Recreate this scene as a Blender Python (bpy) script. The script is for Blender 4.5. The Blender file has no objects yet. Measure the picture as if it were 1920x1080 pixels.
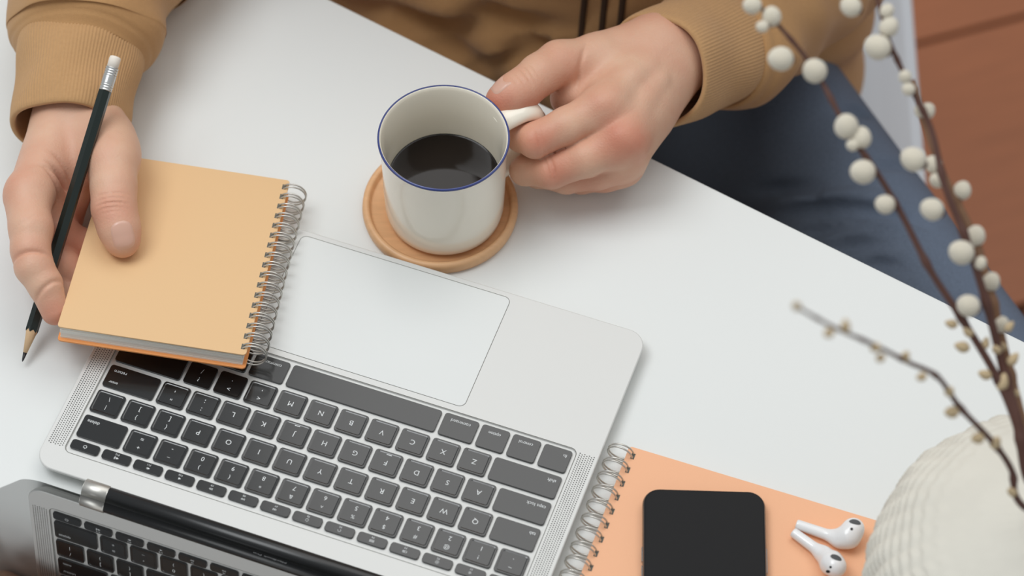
import bpy, math, random
import numpy as np
from mathutils import Matrix, Vector

random.seed(7)
RNG = np.random.default_rng(11)
scene = bpy.context.scene
COL = scene.collection

# ------------------------------------------------------------------ camera
F_PX = 5524.01
CAM = np.array([0.0, -1.00072283, 1.47039261])
RIGHT = np.array([0.99979904, 0.01657285, 0.01127919])
FWD = np.array([0.0, 0.56263902, -0.82670269])
DOWN = np.cross(FWD, RIGHT)

def at(x, y, z=0.0):
    """point at height z (metres above the table top) that the photograph shows at pixel x, y"""
    d = RIGHT * (x - 960) / F_PX + DOWN * (y - 540) / F_PX + FWD
    t = (z - CAM[2]) / d[2]
    return CAM + t * d

cam_data = bpy.data.cameras.new('camera')
cam_data.sensor_width = 36.0
cam_data.lens = F_PX / 1920 * 36.0
cam_data.clip_start = 0.05
cam_data.clip_end = 50
cam = bpy.data.objects.new('camera', cam_data)
COL.objects.link(cam)
cam.matrix_world = Matrix((
    (RIGHT[0], -DOWN[0], -FWD[0], CAM[0]),
    (RIGHT[1], -DOWN[1], -FWD[1], CAM[1]),
    (RIGHT[2], -DOWN[2], -FWD[2], CAM[2]), (0, 0, 0, 1)))
scene.camera = cam
cam_data.dof.use_dof = True
cam_data.dof.focus_distance = 1.735
cam_data.dof.aperture_fstop = 5.4

# ------------------------------------------------------------------ light
world = bpy.data.worlds.new('daylit room')
scene.world = world
world.use_nodes = True
wb = world.node_tree.nodes['Background']
wb.inputs['Color'].default_value = (0.93, 0.97, 1.0, 1)
wb.inputs['Strength'].default_value = 0.44

def area(name, loc, target, sx, sy, power, color):
    l = bpy.data.lights.new(name, 'AREA')
    l.shape = 'RECTANGLE'; l.size = sx; l.size_y = sy; l.energy = power; l.color = color
    o = bpy.data.objects.new(name, l); COL.objects.link(o)
    o.location = loc
    o.rotation_euler = (Vector(target) - Vector(loc)).to_track_quat('-Z', 'Y').to_euler()
    return o
area('skylight', (0.60, 1.05, 2.0), (0.60, 1.0501, 0.0), 1.86, 2.1, 23, (1.0, 0.985, 0.96))
area('overhead_fill', (-0.85, 0.10, 2.0), (-0.35, 0.1, 0.0), 1.1, 1.0, 22, (0.95, 0.98, 1.0))  # unseen overhead panel, added to brighten the left of the table

scene.view_settings.view_transform = 'Standard'
scene.view_settings.look = 'None'
scene.view_settings.gamma = 1
scene.view_settings.use_curve_mapping = False
scene.view_settings.exposure = -0.09
scene.cycles.use_denoising = True
scene.cycles.max_bounces = 10
scene.cycles.diffuse_bounces = 8

# ------------------------------------------------------------------ materials
def lin(c):
    return tuple(((v / 255) / 12.92 if v / 255 <= 0.04045 else ((v / 255 + 0.055) / 1.055) ** 2.4) for v in c)

MATS = {}
def mat(name, rgb, rough=0.5, metal=0.0, spec=0.5, coat=0.0, bump=None, vary=None, sss=0.0, sheen=0.0, coat_rough=0.1):
    """bump=(scale, strength, distance); vary=(scale, amount, stretch xyz)"""
    if name in MATS: return MATS[name]
    m = bpy.data.materials.new(name); m.use_nodes = True
    nt = m.node_tree; b = nt.nodes['Principled BSDF']
    col = lin(rgb)
    b.inputs['Base Color'].default_value = (*col, 1)
    b.inputs['Roughness'].default_value = rough
    b.inputs['Metallic'].default_value = metal
    b.inputs['Specular IOR Level'].default_value = spec
    b.inputs['Coat Weight'].default_value = coat
    b.inputs['Coat Roughness'].default_value = coat_rough
    b.inputs['Subsurface Weight'].default_value = sss
    b.inputs['Subsurface Radius'].default_value = (1.0, 0.35, 0.2)
    b.inputs['Subsurface Scale'].default_value = 0.004
    b.inputs['Sheen Weight'].default_value = sheen
    tc = nt.nodes.new('ShaderNodeTexCoord')
    if vary:
        mp = nt.nodes.new('ShaderNodeMapping'); mp.inputs['Scale'].default_value = vary[2] if len(vary) > 2 else (1, 1, 1)
        if len(vary) > 3: mp.inputs['Rotation'].default_value = vary[3]
        nz = nt.nodes.new('ShaderNodeTexNoise'); nz.inputs['Scale'].default_value = vary[0]; nz.inputs['Detail'].default_value = 4
        mx = nt.nodes.new('ShaderNodeMix'); mx.data_type = 'RGBA'
        a = vary[1]
        mx.inputs[6].default_value = (*[v * (1 - a) for v in col], 1)
        mx.inputs[7].default_value = (*[min(1, v * (1 + a)) for v in col], 1)
        nt.links.new(tc.outputs['Object'], mp.inputs[0]); nt.links.new(mp.outputs[0], nz.inputs['Vector'])
        nt.links.new(nz.outputs['Fac'], mx.inputs[0]); nt.links.new(mx.outputs[2], b.inputs['Base Color'])
    if bump:
        nb = nt.nodes.new('ShaderNodeTexNoise'); nb.inputs['Scale'].default_value = bump[0]; nb.inputs['Detail'].default_value = 3
        bp = nt.nodes.new('ShaderNodeBump'); bp.inputs['Strength'].default_value = bump[1]; bp.inputs['Distance'].default_value = bump[2]
        nt.links.new(tc.outputs['Object'], nb.inputs['Vector']); nt.links.new(nb.outputs['Fac'], bp.inputs['Height'])
        nt.links.new(bp.outputs[0], b.inputs['Normal'])
    MATS[name] = m
    return m

M_TABLE = mat('white_laminate', (229, 231, 229), 0.5, spec=0.15)
M_SILVER = mat('silver_aluminium', (216, 216, 213), 0.45, metal=0.12)
M_PAD = mat('trackpad_glass', (222, 224, 222), 0.40, metal=0.05)
M_GROOVE = mat('shadow_gap', (95, 94, 86), 0.6)
M_KEY = mat('black_key_plastic', (22, 24, 25), 0.16, spec=0.85)
M_LEGEND = mat('white_legend', (225, 228, 228), 0.6)
M_DARK = mat('dark_hole', (70, 70, 66), 0.8)
M_BLACKGLASS = mat('black_screen_glass', (12, 13, 14), 0.03, spec=1.0, coat=1.0, coat_rough=0.02)
M_BEZEL = mat('black_bezel', (16, 17, 18), 0.04, spec=1.0, coat=1.0, coat_rough=0.02)
M_HINGE = mat('black_hinge', (26, 27, 28), 0.28)
M_CHROME = mat('brushed_metal', (196, 194, 188), 0.38, metal=0.8)
M_WIRE = mat('steel_wire', (206, 203, 196), 0.32, metal=0.75)
M_COVER1 = mat('orange_card', (229, 190, 142), 0.6, bump=(900, 0.15, 0.0003))
M_COVER2 = mat('peach_card', (246, 186, 145), 0.6, bump=(1500, 0.35, 0.0003))
M_COVER1B = mat('deep_orange_card', (238, 158, 92), 0.55, bump=(900, 0.15, 0.0003))
M_PAPER = mat('paper', (242, 239, 230), 0.8)
M_PENCIL = mat('black_green_paint', (26, 36, 33), 0.28)
M_FERRULE = mat('ferrule_metal', (205, 205, 203), 0.3, metal=0.8)
M_ERASER = mat('white_rubber', (235, 226, 214), 0.7)
M_PWOOD = mat('pencil_wood', (214, 180, 140), 0.7, vary=(60, 0.12))
M_LEAD = mat('graphite', (48, 48, 50), 0.4, metal=0.3)
M_MUG = mat('mug_glaze', (247, 240, 224), 0.16, coat=0.4)
M_RIM = mat('blue_rim', (52, 66, 128), 0.2, coat=0.4)
M_COFFEE = mat('black_coffee', (22, 14, 10), 0.03, spec=0.34)
M_COASTER = mat('beech_wood', (226, 178, 132), 0.42, vary=(38, 0.16, (1, 9, 1)))
M_PHONEGLASS = mat('phone_glass', (36, 36, 37), 0.22, spec=0.07)
M_PHONEFRAME = mat('phone_frame', (120, 120, 120), 0.22, metal=0.9)
M_BUD = mat('white_gloss_plastic', (240, 240, 240), 0.2, coat=0.3)
M_MESH = mat('grey_mesh', (86, 88, 90), 0.5, bump=(4000, 0.8, 0.0004))
M_BLACK = mat('black_dot', (26, 26, 27), 0.5)
M_VASE = mat('cream_knit_ceramic', (226, 222, 210), 0.75, vary=(60, 0.05))
M_TWIG = mat('brown_bark', (84, 52, 42), 0.6, vary=(80, 0.3))
M_TWIG2 = mat('light_brown_bark', (122, 88, 62), 0.6, vary=(80, 0.3))
M_CATKIN = mat('cream_catkin', (248, 238, 216), 0.9, sheen=0.5, vary=(130, 0.07), bump=(900, 0.6, 0.001))
M_BUDS = mat('beige_bud', (196, 174, 138), 0.8, vary=(200, 0.15))
M_SWEAT = mat('camel_jersey', (186, 142, 94), 0.92, sheen=0.15, bump=(2200, 0.5, 0.0006), vary=(500, 0.07))
M_CUFF = mat('camel_rib', (190, 148, 102), 0.92, sheen=0.15, bump=(2600, 0.5, 0.0005), vary=(420, 0.09))
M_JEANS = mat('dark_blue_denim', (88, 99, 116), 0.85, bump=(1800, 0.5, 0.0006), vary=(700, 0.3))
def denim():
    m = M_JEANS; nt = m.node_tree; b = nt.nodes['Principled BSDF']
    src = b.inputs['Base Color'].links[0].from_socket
    at_ = nt.nodes.new('ShaderNodeAttribute'); at_.attribute_name = 'painted_light'
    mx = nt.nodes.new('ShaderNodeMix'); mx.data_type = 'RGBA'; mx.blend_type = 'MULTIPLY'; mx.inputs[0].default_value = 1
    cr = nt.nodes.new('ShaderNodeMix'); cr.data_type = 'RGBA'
    cr.inputs[6].default_value = (.34, .33, .31, 1); cr.inputs[7].default_value = (1.25, 1.25, 1.25, 1)  # dark end paints the lap's shade, pale end the lit thigh
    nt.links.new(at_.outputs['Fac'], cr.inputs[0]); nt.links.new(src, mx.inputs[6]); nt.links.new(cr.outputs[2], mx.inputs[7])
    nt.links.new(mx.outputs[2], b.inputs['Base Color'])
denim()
M_CHAIR = mat('white_shell_plastic', (228, 232, 238), 0.4)
M_CHAIRLEG = mat('pale_wood_leg', (200, 165, 120), 0.5)
M_FLOOR = mat('floor_gap', (92, 58, 42), 0.7)
M_NAIL = mat('fingernail', (216, 172, 152), 0.3, sss=0.1)
M_HAIR = mat('black_hair', (28, 24, 22), 0.5)
M_EYE = mat('eye_white', (225, 222, 216), 0.2)

def skin_material():
    m = mat('skin', (216, 172, 144), 0.5, sss=0.12, spec=0.4)
    nt = m.node_tree; b = nt.nodes['Principled BSDF']
    tc = nt.nodes.new('ShaderNodeTexCoord')
    at_ = nt.nodes.new('ShaderNodeAttribute'); at_.attribute_name = 'flush'
    nz = nt.nodes.new('ShaderNodeTexNoise'); nz.inputs['Scale'].default_value = 55; nz.inputs['Detail'].default_value = 6
    add = nt.nodes.new('ShaderNodeMath'); add.operation = 'MULTIPLY_ADD'
    add.inputs[1].default_value = 0.75; add.inputs[2].default_value = -0.24
    add2 = nt.nodes.new('ShaderNodeMath'); add2.operation = 'ADD'; add2.use_clamp = True
    mx = nt.nodes.new('ShaderNodeMix'); mx.data_type = 'RGBA'
    mx.inputs[6].default_value = (*lin((220, 180, 153)), 1); mx.inputs[7].default_value = (*lin((203, 130, 106)), 1)
    nt.links.new(tc.outputs['Object'], nz.inputs['Vector']); nt.links.new(nz.outputs['Fac'], add.inputs[0])
    nt.links.new(add.outputs[0], add2.inputs[0]); nt.links.new(at_.outputs['Fac'], add2.inputs[1])
    nt.links.new(add2.outputs[0], mx.inputs[0]); nt.links.new(mx.outputs[2], b.inputs['Base Color'])
    n1 = nt.nodes.new('ShaderNodeTexNoise'); n1.inputs['Scale'].default_value = 900; n1.inputs['Detail'].default_value = 2
    n2 = nt.nodes.new('ShaderNodeTexVoronoi'); n2.inputs['Scale'].default_value = 700
    ad = nt.nodes.new('ShaderNodeMath'); ad.operation = 'ADD'
    bp = nt.nodes.new('ShaderNodeBump'); bp.inputs['Strength'].default_value = 0.22; bp.inputs['Distance'].default_value = 0.0004
    nt.links.new(tc.outputs['Object'], n1.inputs['Vector']); nt.links.new(tc.outputs['Object'], n2.inputs['Vector'])
    nt.links.new(n1.outputs['Fac'], ad.inputs[0]); nt.links.new(n2.outputs['Distance'], ad.inputs[1])
    nt.links.new(ad.outputs[0], bp.inputs['Height']); nt.links.new(bp.outputs[0], b.inputs['Normal'])
    return m
M_SKIN = skin_material()

# ------------------------------------------------------------------ object helpers
def tag(o, label=None, cat=None, group=None, kind=None):
    if label: o['label'] = label
    if cat: o['category'] = cat
    if group: o['group'] = group
    if kind: o['kind'] = kind
    return o

def empty(name, mw, label=None, cat=None, group=None):
    o = bpy.data.objects.new(name, None); COL.objects.link(o)
    o.empty_display_size = 0.02
    o.matrix_world = mw if isinstance(mw, Matrix) else Matrix.Translation(mw)
    return tag(o, label, cat, group)

def link_mesh(name, me, m=None, parent=None, local=None, smooth=None):
    if m and not me.materials: me.materials.append(m)
    if smooth is not None:
        me.polygons.foreach_set('use_smooth', [smooth] * len(me.polygons))
    o = bpy.data.objects.new(name, me); COL.objects.link(o)
    if parent: o.parent = parent
    if local is not None: o.matrix_local = local
    return o

def mesh(name, V, Fs, smooth=True):
    me = bpy.data.meshes.new(name)
    me.from_pydata([tuple(map(float, v)) for v in V], [], [tuple(map(int, f)) for f in Fs])
    me.polygons.foreach_set('use_smooth', [smooth] * len(me.polygons))
    me.update()
    return me

def quadmesh(name, V, Q):
    me = bpy.data.meshes.new(name)
    n = len(Q)
    me.vertices.add(len(V)); me.vertices.foreach_set('co', np.asarray(V, np.float32).ravel())
    me.loops.add(n * 4); me.loops.foreach_set('vertex_index', np.asarray(Q, np.int32).ravel())
    me.polygons.add(n); me.polygons.foreach_set('loop_start', np.arange(n, dtype=np.int32) * 4)
    me.polygons.foreach_set('use_smooth', np.ones(n, bool))
    me.update(calc_edges=True); me.validate()
    return me

def tolocal(V, parent):
    """world points into the parent's frame"""
    if parent is None: return np.asarray(V, float)
    I = np.array(parent.matrix_world.inverted())
    V = np.asarray(V, float)
    return V @ I[:3, :3].T + I[:3, 3]

class MB:
    def __init__(s): s.V = []; s.F = []
    def add(s, V, F):
        n = len(s.V); s.V += [tuple(v) for v in V]; s.F += [tuple(i + n for i in f) for f in F]; return s
    def box(s, x0, x1, y0, y1, z0, z1):
        V = [(x, y, z) for z in (z0, z1) for y in (y0, y1) for x in (x0, x1)]
        return s.add(V, [(0, 2, 3, 1), (4, 5, 7, 6), (0, 1, 5, 4), (2, 6, 7, 3), (0, 4, 6, 2), (1, 3, 7, 5)])
    def build(s, name, m, parent=None, smooth=False, local=None):
        return link_mesh(name, mesh(name, s.V, s.F, smooth), m, parent, local)

def rrect(w, h, r, n=5, cx=0, cy=0):
    P = []
    for (sx, sy, a0) in ((1, 1, 0), (-1, 1, 90), (-1, -1, 180), (1, -1, 270)):
        for k in range(n + 1):
            a = math.radians(a0 + 90 * k / n)
            P.append((cx + sx * (w / 2 - r) + r * math.cos(a), cy + sy * (h / 2 - r) + r * math.sin(a)))
    return P

def stack(sections, cap_bottom=True, cap_top=True):
    """sections: list of (outline points [(x,y)], z): all outlines share a count"""
    V = []; F = []
    n = len(sections[0][0])
    for P, z in sections: V += [(x, y, z) for x, y in P]
    for i in range(len(sections) - 1):
        for k in range(n):
            a, b = i * n + k, i * n + (k + 1) % n
            F.append((a, b, b + n, a + n))
    if cap_bottom: F.append(tuple(range(n - 1, -1, -1)))
    if cap_top: F.append(tuple((len(sections) - 1) * n + k for k in range(n)))
    return V, F

def slab(w, h, r, z0, z1, bev=0.0, n=5, cx=0, cy=0):
    S = []
    if bev > 0:
        S = [(rrect(w - 2 * bev, h - 2 * bev, max(r - bev, 1e-4), n, cx, cy), z0), (rrect(w, h, r, n, cx, cy), z0 + bev),
             (rrect(w, h, r, n, cx, cy), z1 - bev), (rrect(w - 0.6 * bev, h - 0.6 * bev, max(r - 0.3 * bev, 1e-4), n, cx, cy), z1 - 0.3 * bev),
             (rrect(w - 2 * bev, h - 2 * bev, max(r - bev, 1e-4), n, cx, cy), z1)]
    else:
        S = [(rrect(w, h, r, n, cx, cy), z0), (rrect(w, h, r, n, cx, cy), z1)]
    return stack(S)

def lathe(profile, n=64, closed=False):
    V = []; F = []
    for (r, z) in profile:
        for k in range(n):
            a = 2 * math.pi * k / n
            V.append((r * math.cos(a), r * math.sin(a), z))
    m = len(profile)
    for i in range(m - 1 if not closed else m):
        j = (i + 1) % m
        for k in range(n):
            l = (k + 1) % n
            F.append((i * n + k, i * n + l, j * n + l, j * n + k))
    return V, F

def frames(P, ref):
    P = np.asarray(P, float)
    T = np.gradient(P, axis=0); T /= np.linalg.norm(T, axis=1)[:, None]
    N = np.zeros_like(T); r = np.asarray(ref, float)
    for i in range(len(P)):
        r = r - T[i] * (r @ T[i]); r /= np.linalg.norm(r); N[i] = r
    return T, N, np.cross(T, N)

def resample(P, n):
    P = np.asarray(P, float)
    # Catmull-Rom through the points
    Q = np.vstack([2 * P[0] - P[1], P, 2 * P[-1] - P[-2]])
    out = []
    m = len(P) - 1
    for s in np.linspace(0, m, n):
        i = min(int(s), m - 1); t = s - i
        a, b, c, d = Q[i], Q[i + 1], Q[i + 2], Q[i + 3]
        out.append(0.5 * ((2 * b) + (c - a) * t + (2 * a - 5 * b + 4 * c - d) * t * t + (3 * b - a - 3 * c + d) * t ** 3))
    return np.array(out)

def loft(P, R, nt=48, ref=(0, 0, 1), caps=False):
    """R(i, theta array) -> radius array"""
    T, N, B = frames(P, ref)
    th = np.linspace(0, 2 * np.pi, nt, endpoint=False)
    V = []
    for i in range(len(P)):
        r = R(i, th) if callable(R) else np.full(nt, R[i])
        V.append(P[i] + (r * np.cos(th))[:, None] * N[i] + (r * np.sin(th))[:, None] * B[i])
    V = np.vstack(V); F = []
    for i in range(len(P) - 1):
        for k in range(nt):
            l = (k + 1) % nt
            F.append((i * nt + k, i * nt + l, (i + 1) * nt + l, (i + 1) * nt + k))
    if caps:
        F.append(tuple(range(nt - 1, -1, -1))); F.append(tuple((len(P) - 1) * nt + k for k in range(nt)))
    return V, F

# ------------------------------------------------------------------ signed-distance modelling (bodies, cloth, earbuds)
def capsule(p, a, b, ra, rb):
    ab = b - a; L = ab @ ab + 1e-12
    pa = p - a
    t = np.clip(pa @ ab / L, 0, 1)
    return np.linalg.norm(pa - t[:, None] * ab, axis=1) - (ra + (rb - ra) * t)

def smin(a, b, k):
    h = np.maximum(k - np.abs(a - b), 0) / k
    return np.minimum(a, b) - h * h * k * 0.25

def surfnet(sdf, lo, hi, h, chunk=400000):
    lo = np.asarray(lo, float); hi = np.asarray(hi, float)
    n = np.ceil((hi - lo) / (h * 4)).astype(int) * 4
    nc = n // 4 + 1
    gc = np.stack(np.meshgrid(*[np.arange(k) * h * 4 for k in nc], indexing='ij'), -1).reshape(-1, 3) + lo
    dc = np.concatenate([sdf(gc[i:i + chunk]) for i in range(0, len(gc), chunk)]).reshape(nc)
    Fv = np.repeat(np.repeat(np.repeat(dc, 4, 0), 4, 1), 4, 2)[:n[0], :n[1], :n[2]].astype(np.float32)
    near = np.argwhere(np.abs(Fv) < h * 4 * 2.4)
    pts = near * h + lo
    val = np.concatenate([sdf(pts[i:i + chunk]) for i in range(0, len(pts), chunk)])
    Fv[near[:, 0], near[:, 1], near[:, 2]] = val
    ins = Fv < 0
    s = np.zeros((n[0] - 1, n[1] - 1, n[2] - 1), np.int8)
    for a in (0, 1):
        for b in (0, 1):
            for c in (0, 1):
                s += ins[a:n[0] - 1 + a, b:n[1] - 1 + b, c:n[2] - 1 + c]
    cells = np.argwhere((s > 0) & (s < 8))
    idx = -np.ones(s.shape, np.int64); idx[tuple(cells.T)] = np.arange(len(cells))
    pos = np.zeros((len(cells), 3)); cnt = np.zeros(len(cells))
    corners = [(a, b, c) for a in (0, 1) for b in (0, 1) for c in (0, 1)]
    for i, c0 in enumerate(corners):
        for c1 in corners[i + 1:]:
            if sum(abs(x - y) for x, y in zip(c0, c1)) != 1: continue
            f0 = Fv[tuple((cells + c0).T)]; f1 = Fv[tuple((cells + c1).T)]
            x = (f0 < 0) != (f1 < 0)
            t = np.where(x, f0 / np.where(x, f0 - f1, 1), 0)
            pos += np.where(x[:, None], np.array(c0) + t[:, None] * (np.array(c1) - np.array(c0)), 0); cnt += x
    V = (cells + pos / cnt[:, None]) * h + lo
    Q = []
    for ax in range(3):
        b, c = (ax + 1) % 3, (ax + 2) % 3
        sl0 = [slice(None)] * 3; sl1 = [slice(None)] * 3
        sl0[ax] = slice(0, n[ax] - 1); sl1[ax] = slice(1, n[ax])
        x = ins[tuple(sl0)] != ins[tuple(sl1)]
        e = np.argwhere(x)
        ok = (e[:, b] > 0) & (e[:, c] > 0) & (e[:, b] < n[b] - 1) & (e[:, c] < n[c] - 1)
        e = e[ok]
        eb = np.zeros(3, int); eb[b] = 1; ec = np.zeros(3, int); ec[c] = 1
        q = np.stack([idx[tuple((e - eb - ec).T)], idx[tuple((e - ec).T)], idx[tuple(e.T)], idx[tuple((e - eb).T)]], 1)
        flip = ~ins[tuple(e.T)]
        q[flip] = q[flip][:, ::-1]
        Q.append(q)
    Q = np.vstack(Q); Q = Q[(Q >= 0).all(1)]
    for _ in range(2):                                   # settle the vertices on the surface
        d = np.concatenate([sdf(V[i:i + chunk]) for i in range(0, len(V), chunk)])
        g = grad(sdf, V, h * 0.5)
        V = V - np.clip(d, -h, h)[:, None] * g * 0.7
    return V, Q

def grad(sdf, V, e):
    g = np.zeros_like(V)
    for a in range(3):
        o = np.zeros(3); o[a] = e
        g[:, a] = sdf(V + o) - sdf(V - o)
    return g / (np.linalg.norm(g, axis=1)[:, None] + 1e-12)

def patch(sdf, c, n, u, ru, rv, off=0.0003, edge=-0.0002, power=2.6, nr=8, na=36):
    """a thin shield lying on the surface of an sdf: nails, grilles, dots"""
    n = np.asarray(n, float); n /= np.linalg.norm(n)
    u = np.asarray(u, float); u = u - n * (u @ n); u /= np.linalg.norm(u); v = np.cross(n, u)
    P = [np.zeros(2)]; O = [off]
    for i in range(1, nr + 1):
        for k in range(na):
            a = 2 * math.pi * k / na; ca, sa = math.cos(a), math.sin(a)
            r = (abs(ca) ** power + abs(sa) ** power) ** (-1 / power) * i / nr
            P.append(np.array([r * ca, r * sa])); O.append(off if i < nr else edge)
    P = np.array(P); O = np.array(O)
    W = c + P[:, :1] * ru * u + P[:, 1:] * rv * v + n * 0.004
    W0 = W
    for _ in range(30):
        W = W - n * ((sdf(W) - O) * 0.7)[:, None]
        t = np.clip((W0 - W) @ n, 0, 0.0085); W = W0 - t[:, None] * n
    F = [(0, 1 + k, 1 + (k + 1) % na) for k in range(na)]
    for i in range(nr - 1):
        for k in range(na):
            l = (k + 1) % na
            F.append((1 + i * na + k, 1 + (i + 1) * na + k, 1 + (i + 1) * na + l, 1 + i * na + l))
    return W, F

# ------------------------------------------------------------------ the setting: floor
FLOOR_Z = -0.74
floor = MB().box(-2.6, 2.8, -2.2, 2.8, FLOOR_Z - 0.03, FLOOR_Z - 0.008).build('floor', M_FLOOR)
tag(floor, kind='structure')
PLANKS = [mat('plank_wood_%d' % i, c, 0.42, vary=(9, 0.2, (1.2, 14, 1))) for i, c in
          enumerate([(170, 104, 67), (165, 100, 63), (175, 109, 71)])]
ang = math.atan2(0.332, 0.943)
pw = 0.31
plank_meshes = []
for i in range(3):
    V, F = slab(1.18, pw - 0.005, 0.003, -0.012, 0.0, 0.0008, 1)
    me = mesh('plank', V, F, False); me.materials.append(PLANKS[i]); plank_meshes.append(me)
p0 = at(1716, 83, FLOOR_Z); nd = np.array([-math.sin(ang), math.cos(ang), 0]); ld = np.array([math.cos(ang), math.sin(ang), 0])
for r in range(-7, 5):
    off = (r * 0.437 + 0.75) % 1.19
    for k in range(-1, 2):
        c = p0 + nd * (r + 0.5) * pw + ld * (off + k * 1.19 - 0.5)
        o = bpy.data.objects.new('plank', plank_meshes[(r * 2 + k * 3 + r // 3) % 3]); COL.objects.link(o)
        o.parent = floor
        o.matrix_local = Matrix.Translation((c[0], c[1], FLOOR_Z + random.uniform(-0.0006, 0.0006))) @ Matrix.Rotation(ang, 4, 'Z')

# ------------------------------------------------------------------ table
e0, e1 = at(620, 0), at(1920, 640)
td = (e1 - e0); td /= np.linalg.norm(td); tn = np.array([td[1], -td[0], 0])
tc0 = e0 + td * 0.0
TW, TD = 1.55, 0.80
tcen = e0 + td * 0.18 + tn * TD / 2
TM = Matrix(((td[0], -tn[0], 0, tcen[0]), (td[1], -tn[1], 0, tcen[1]), (0, 0, 1, FLOOR_Z), (0, 0, 0, 1)))
table = empty('table', TM, 'white laminate table with a straight front edge, carrying the laptop and notebooks', 'table')
V, F = slab(TW, TD, 0.004, 0.74 - 0.026, 0.74, 0.0012, 3)
link_mesh('tabletop', mesh('tabletop', V, F, False), M_TABLE, table)
for sx in (-1, 1):
    for sy in (-1, 1):
        V, F = slab(0.05, 0.05, 0.006, 0, 0.714, 0.001, 2)
        link_mesh('leg', mesh('leg', V, F, False), M_TABLE, table, Matrix.Translation((sx * (TW / 2 - 0.08), sy * (TD / 2 - 0.08), 0)))
MB().box(-TW / 2 + 0.1, TW / 2 - 0.1, -TD / 2 + 0.07, -TD / 2 + 0.09, 0.65, 0.714).build('apron', M_TABLE, table)

# ------------------------------------------------------------------ laptop
LB = np.array([[-0.94630106, -0.32328673, 0], [0.32328673, -0.94630106, 0], [0, 0, 1]])
LT = np.array([-0.12463366, -0.1705036, 0])
LM = Matrix(((*LB[0], LT[0]), (*LB[1], LT[1]), (*LB[2], LT[2]), (0, 0, 0, 1)))
laptop = empty('laptop', LM, 'open silver laptop with black keys, its screen tilted back towards the bottom of the view', 'laptop')
DECK = 0.0103
KTOP = 0.0107
# base: rounded slab with a keyboard well let into it
BX0, BX1, BY0, BY1 = -0.1525, 0.1525, -0.1915, 0.0150
bw, bh = BX1 - BX0, BY1 - BY0; bcx, bcy = (BX0 + BX1) / 2, (BY0 + BY1) / 2
WX0, WX1, WY0, WY1 = -0.1392, 0.1392, -0.1016, 0.0012
def base_mesh():
    n = 8
    out = lambda w_in, r: rrect(bw - 2 * w_in, bh - 2 * w_in, r, n, bcx, bcy)
    V, F = stack([(out(0.012, 0.004), 0.0012), (out(0.004, 0.008), 0.0030), (out(0.0012, 0.0105), 0.0062), (out(0, 0.0115), 0.0092),
                  (out(0.0002, 0.0113), 0.0100), (out(0.0007, 0.0108), DECK)], True, False)
    N = 4 * (n + 1)
    top = len(V) - N
    well = rrect(WX1 - WX0, WY1 - WY0, 0.004, n, (WX0 + WX1) / 2, (WY0 + WY1) / 2)
    a = len(V); V += [(x, y, DECK) for x, y in well]
    for k in range(N): F.append((top + k, top + (k + 1) % N, a + (k + 1) % N, a + k))
    wi = rrect(WX1 - WX0 - 0.0006, WY1 - WY0 - 0.0006, 0.0037, n, (WX0 + WX1) / 2, (WY0 + WY1) / 2)
    b = len(V); V += [(x, y, DECK - 0.0010) for x, y in wi]
    for k in range(N): F.append((a + k, a + (k + 1) % N, b + (k + 1) % N, b + k))
    F.append(tuple(b + k for k in range(N)))
    return mesh('base', V, F, False)
link_mesh('base', base_mesh(), M_SILVER, laptop)
WELLZ = DECK - 0.0010
# feet
for sx in (-1, 1):
    for yy in (-0.172, -0.006):
        V, F = lathe([(0.0, 0.0), (0.006, 0.0), (0.0065, 0.0008), (0.0065, 0.0016), (0, 0.0016)], 20)
        link_mesh('foot', mesh('foot', V, F), M_HINGE, laptop, Matrix.Translation((sx * 0.128, yy, 0)))
# well outline: thin dark line
def outline(name, w, h, r, cx, cy, z, t, m, n=8):
    A = rrect(w, h, r, n, cx, cy); Bp = rrect(w + 2 * t, h + 2 * t, r + t, n, cx, cy)
    N = len(A); V = [(x, y, z) for x, y in A] + [(x, y, z) for x, y in Bp]
    F = [(k, N + k, N + (k + 1) % N, (k + 1) % N) for k in range(N)]
    return link_mesh(name, mesh(name, V, F, False), m, laptop)
outline('well_edge', WX1 - WX0, WY1 - WY0, 0.004, (WX0 + WX1) / 2, (WY0 + WY1) / 2, DECK + 0.00004, 0.00035, M_GROOVE)
# trackpad
PX0, PX1, PY0, PY1 = -0.0672, 0.0672, -0.1876, -0.1060
V, F = slab(PX1 - PX0, PY1 - PY0, 0.004, 0.0094, DECK + 0.00012, 0.0002, 6, 0, (PY0 + PY1) / 2)
link_mesh('trackpad', mesh('trackpad', V, F, False), M_PAD, laptop)
outline('trackpad_gap', PX1 - PX0, PY1 - PY0, 0.004, 0, (PY0 + PY1) / 2, DECK + 0.00005, 0.00028, M_GROOVE)

# speaker holes
mb = MB()
for sx in (-1, 1):
    for i in range(7):
        for j in range(70):
            u = sx * (0.1412 + i * 0.00142); v = -0.1000 + j * 0.00142 + (i % 2) * 0.0007
            P = [(u + 0.00040 * math.cos(a), v + 0.00040 * math.sin(a), DECK + 0.00005) for a in [k * math.pi / 3 for k in range(6)]]
            mb.add(P, [(0, 1, 2, 3, 4, 5)])
tag(mb.build('speaker_grille', M_DARK, laptop), kind='stuff')

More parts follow.
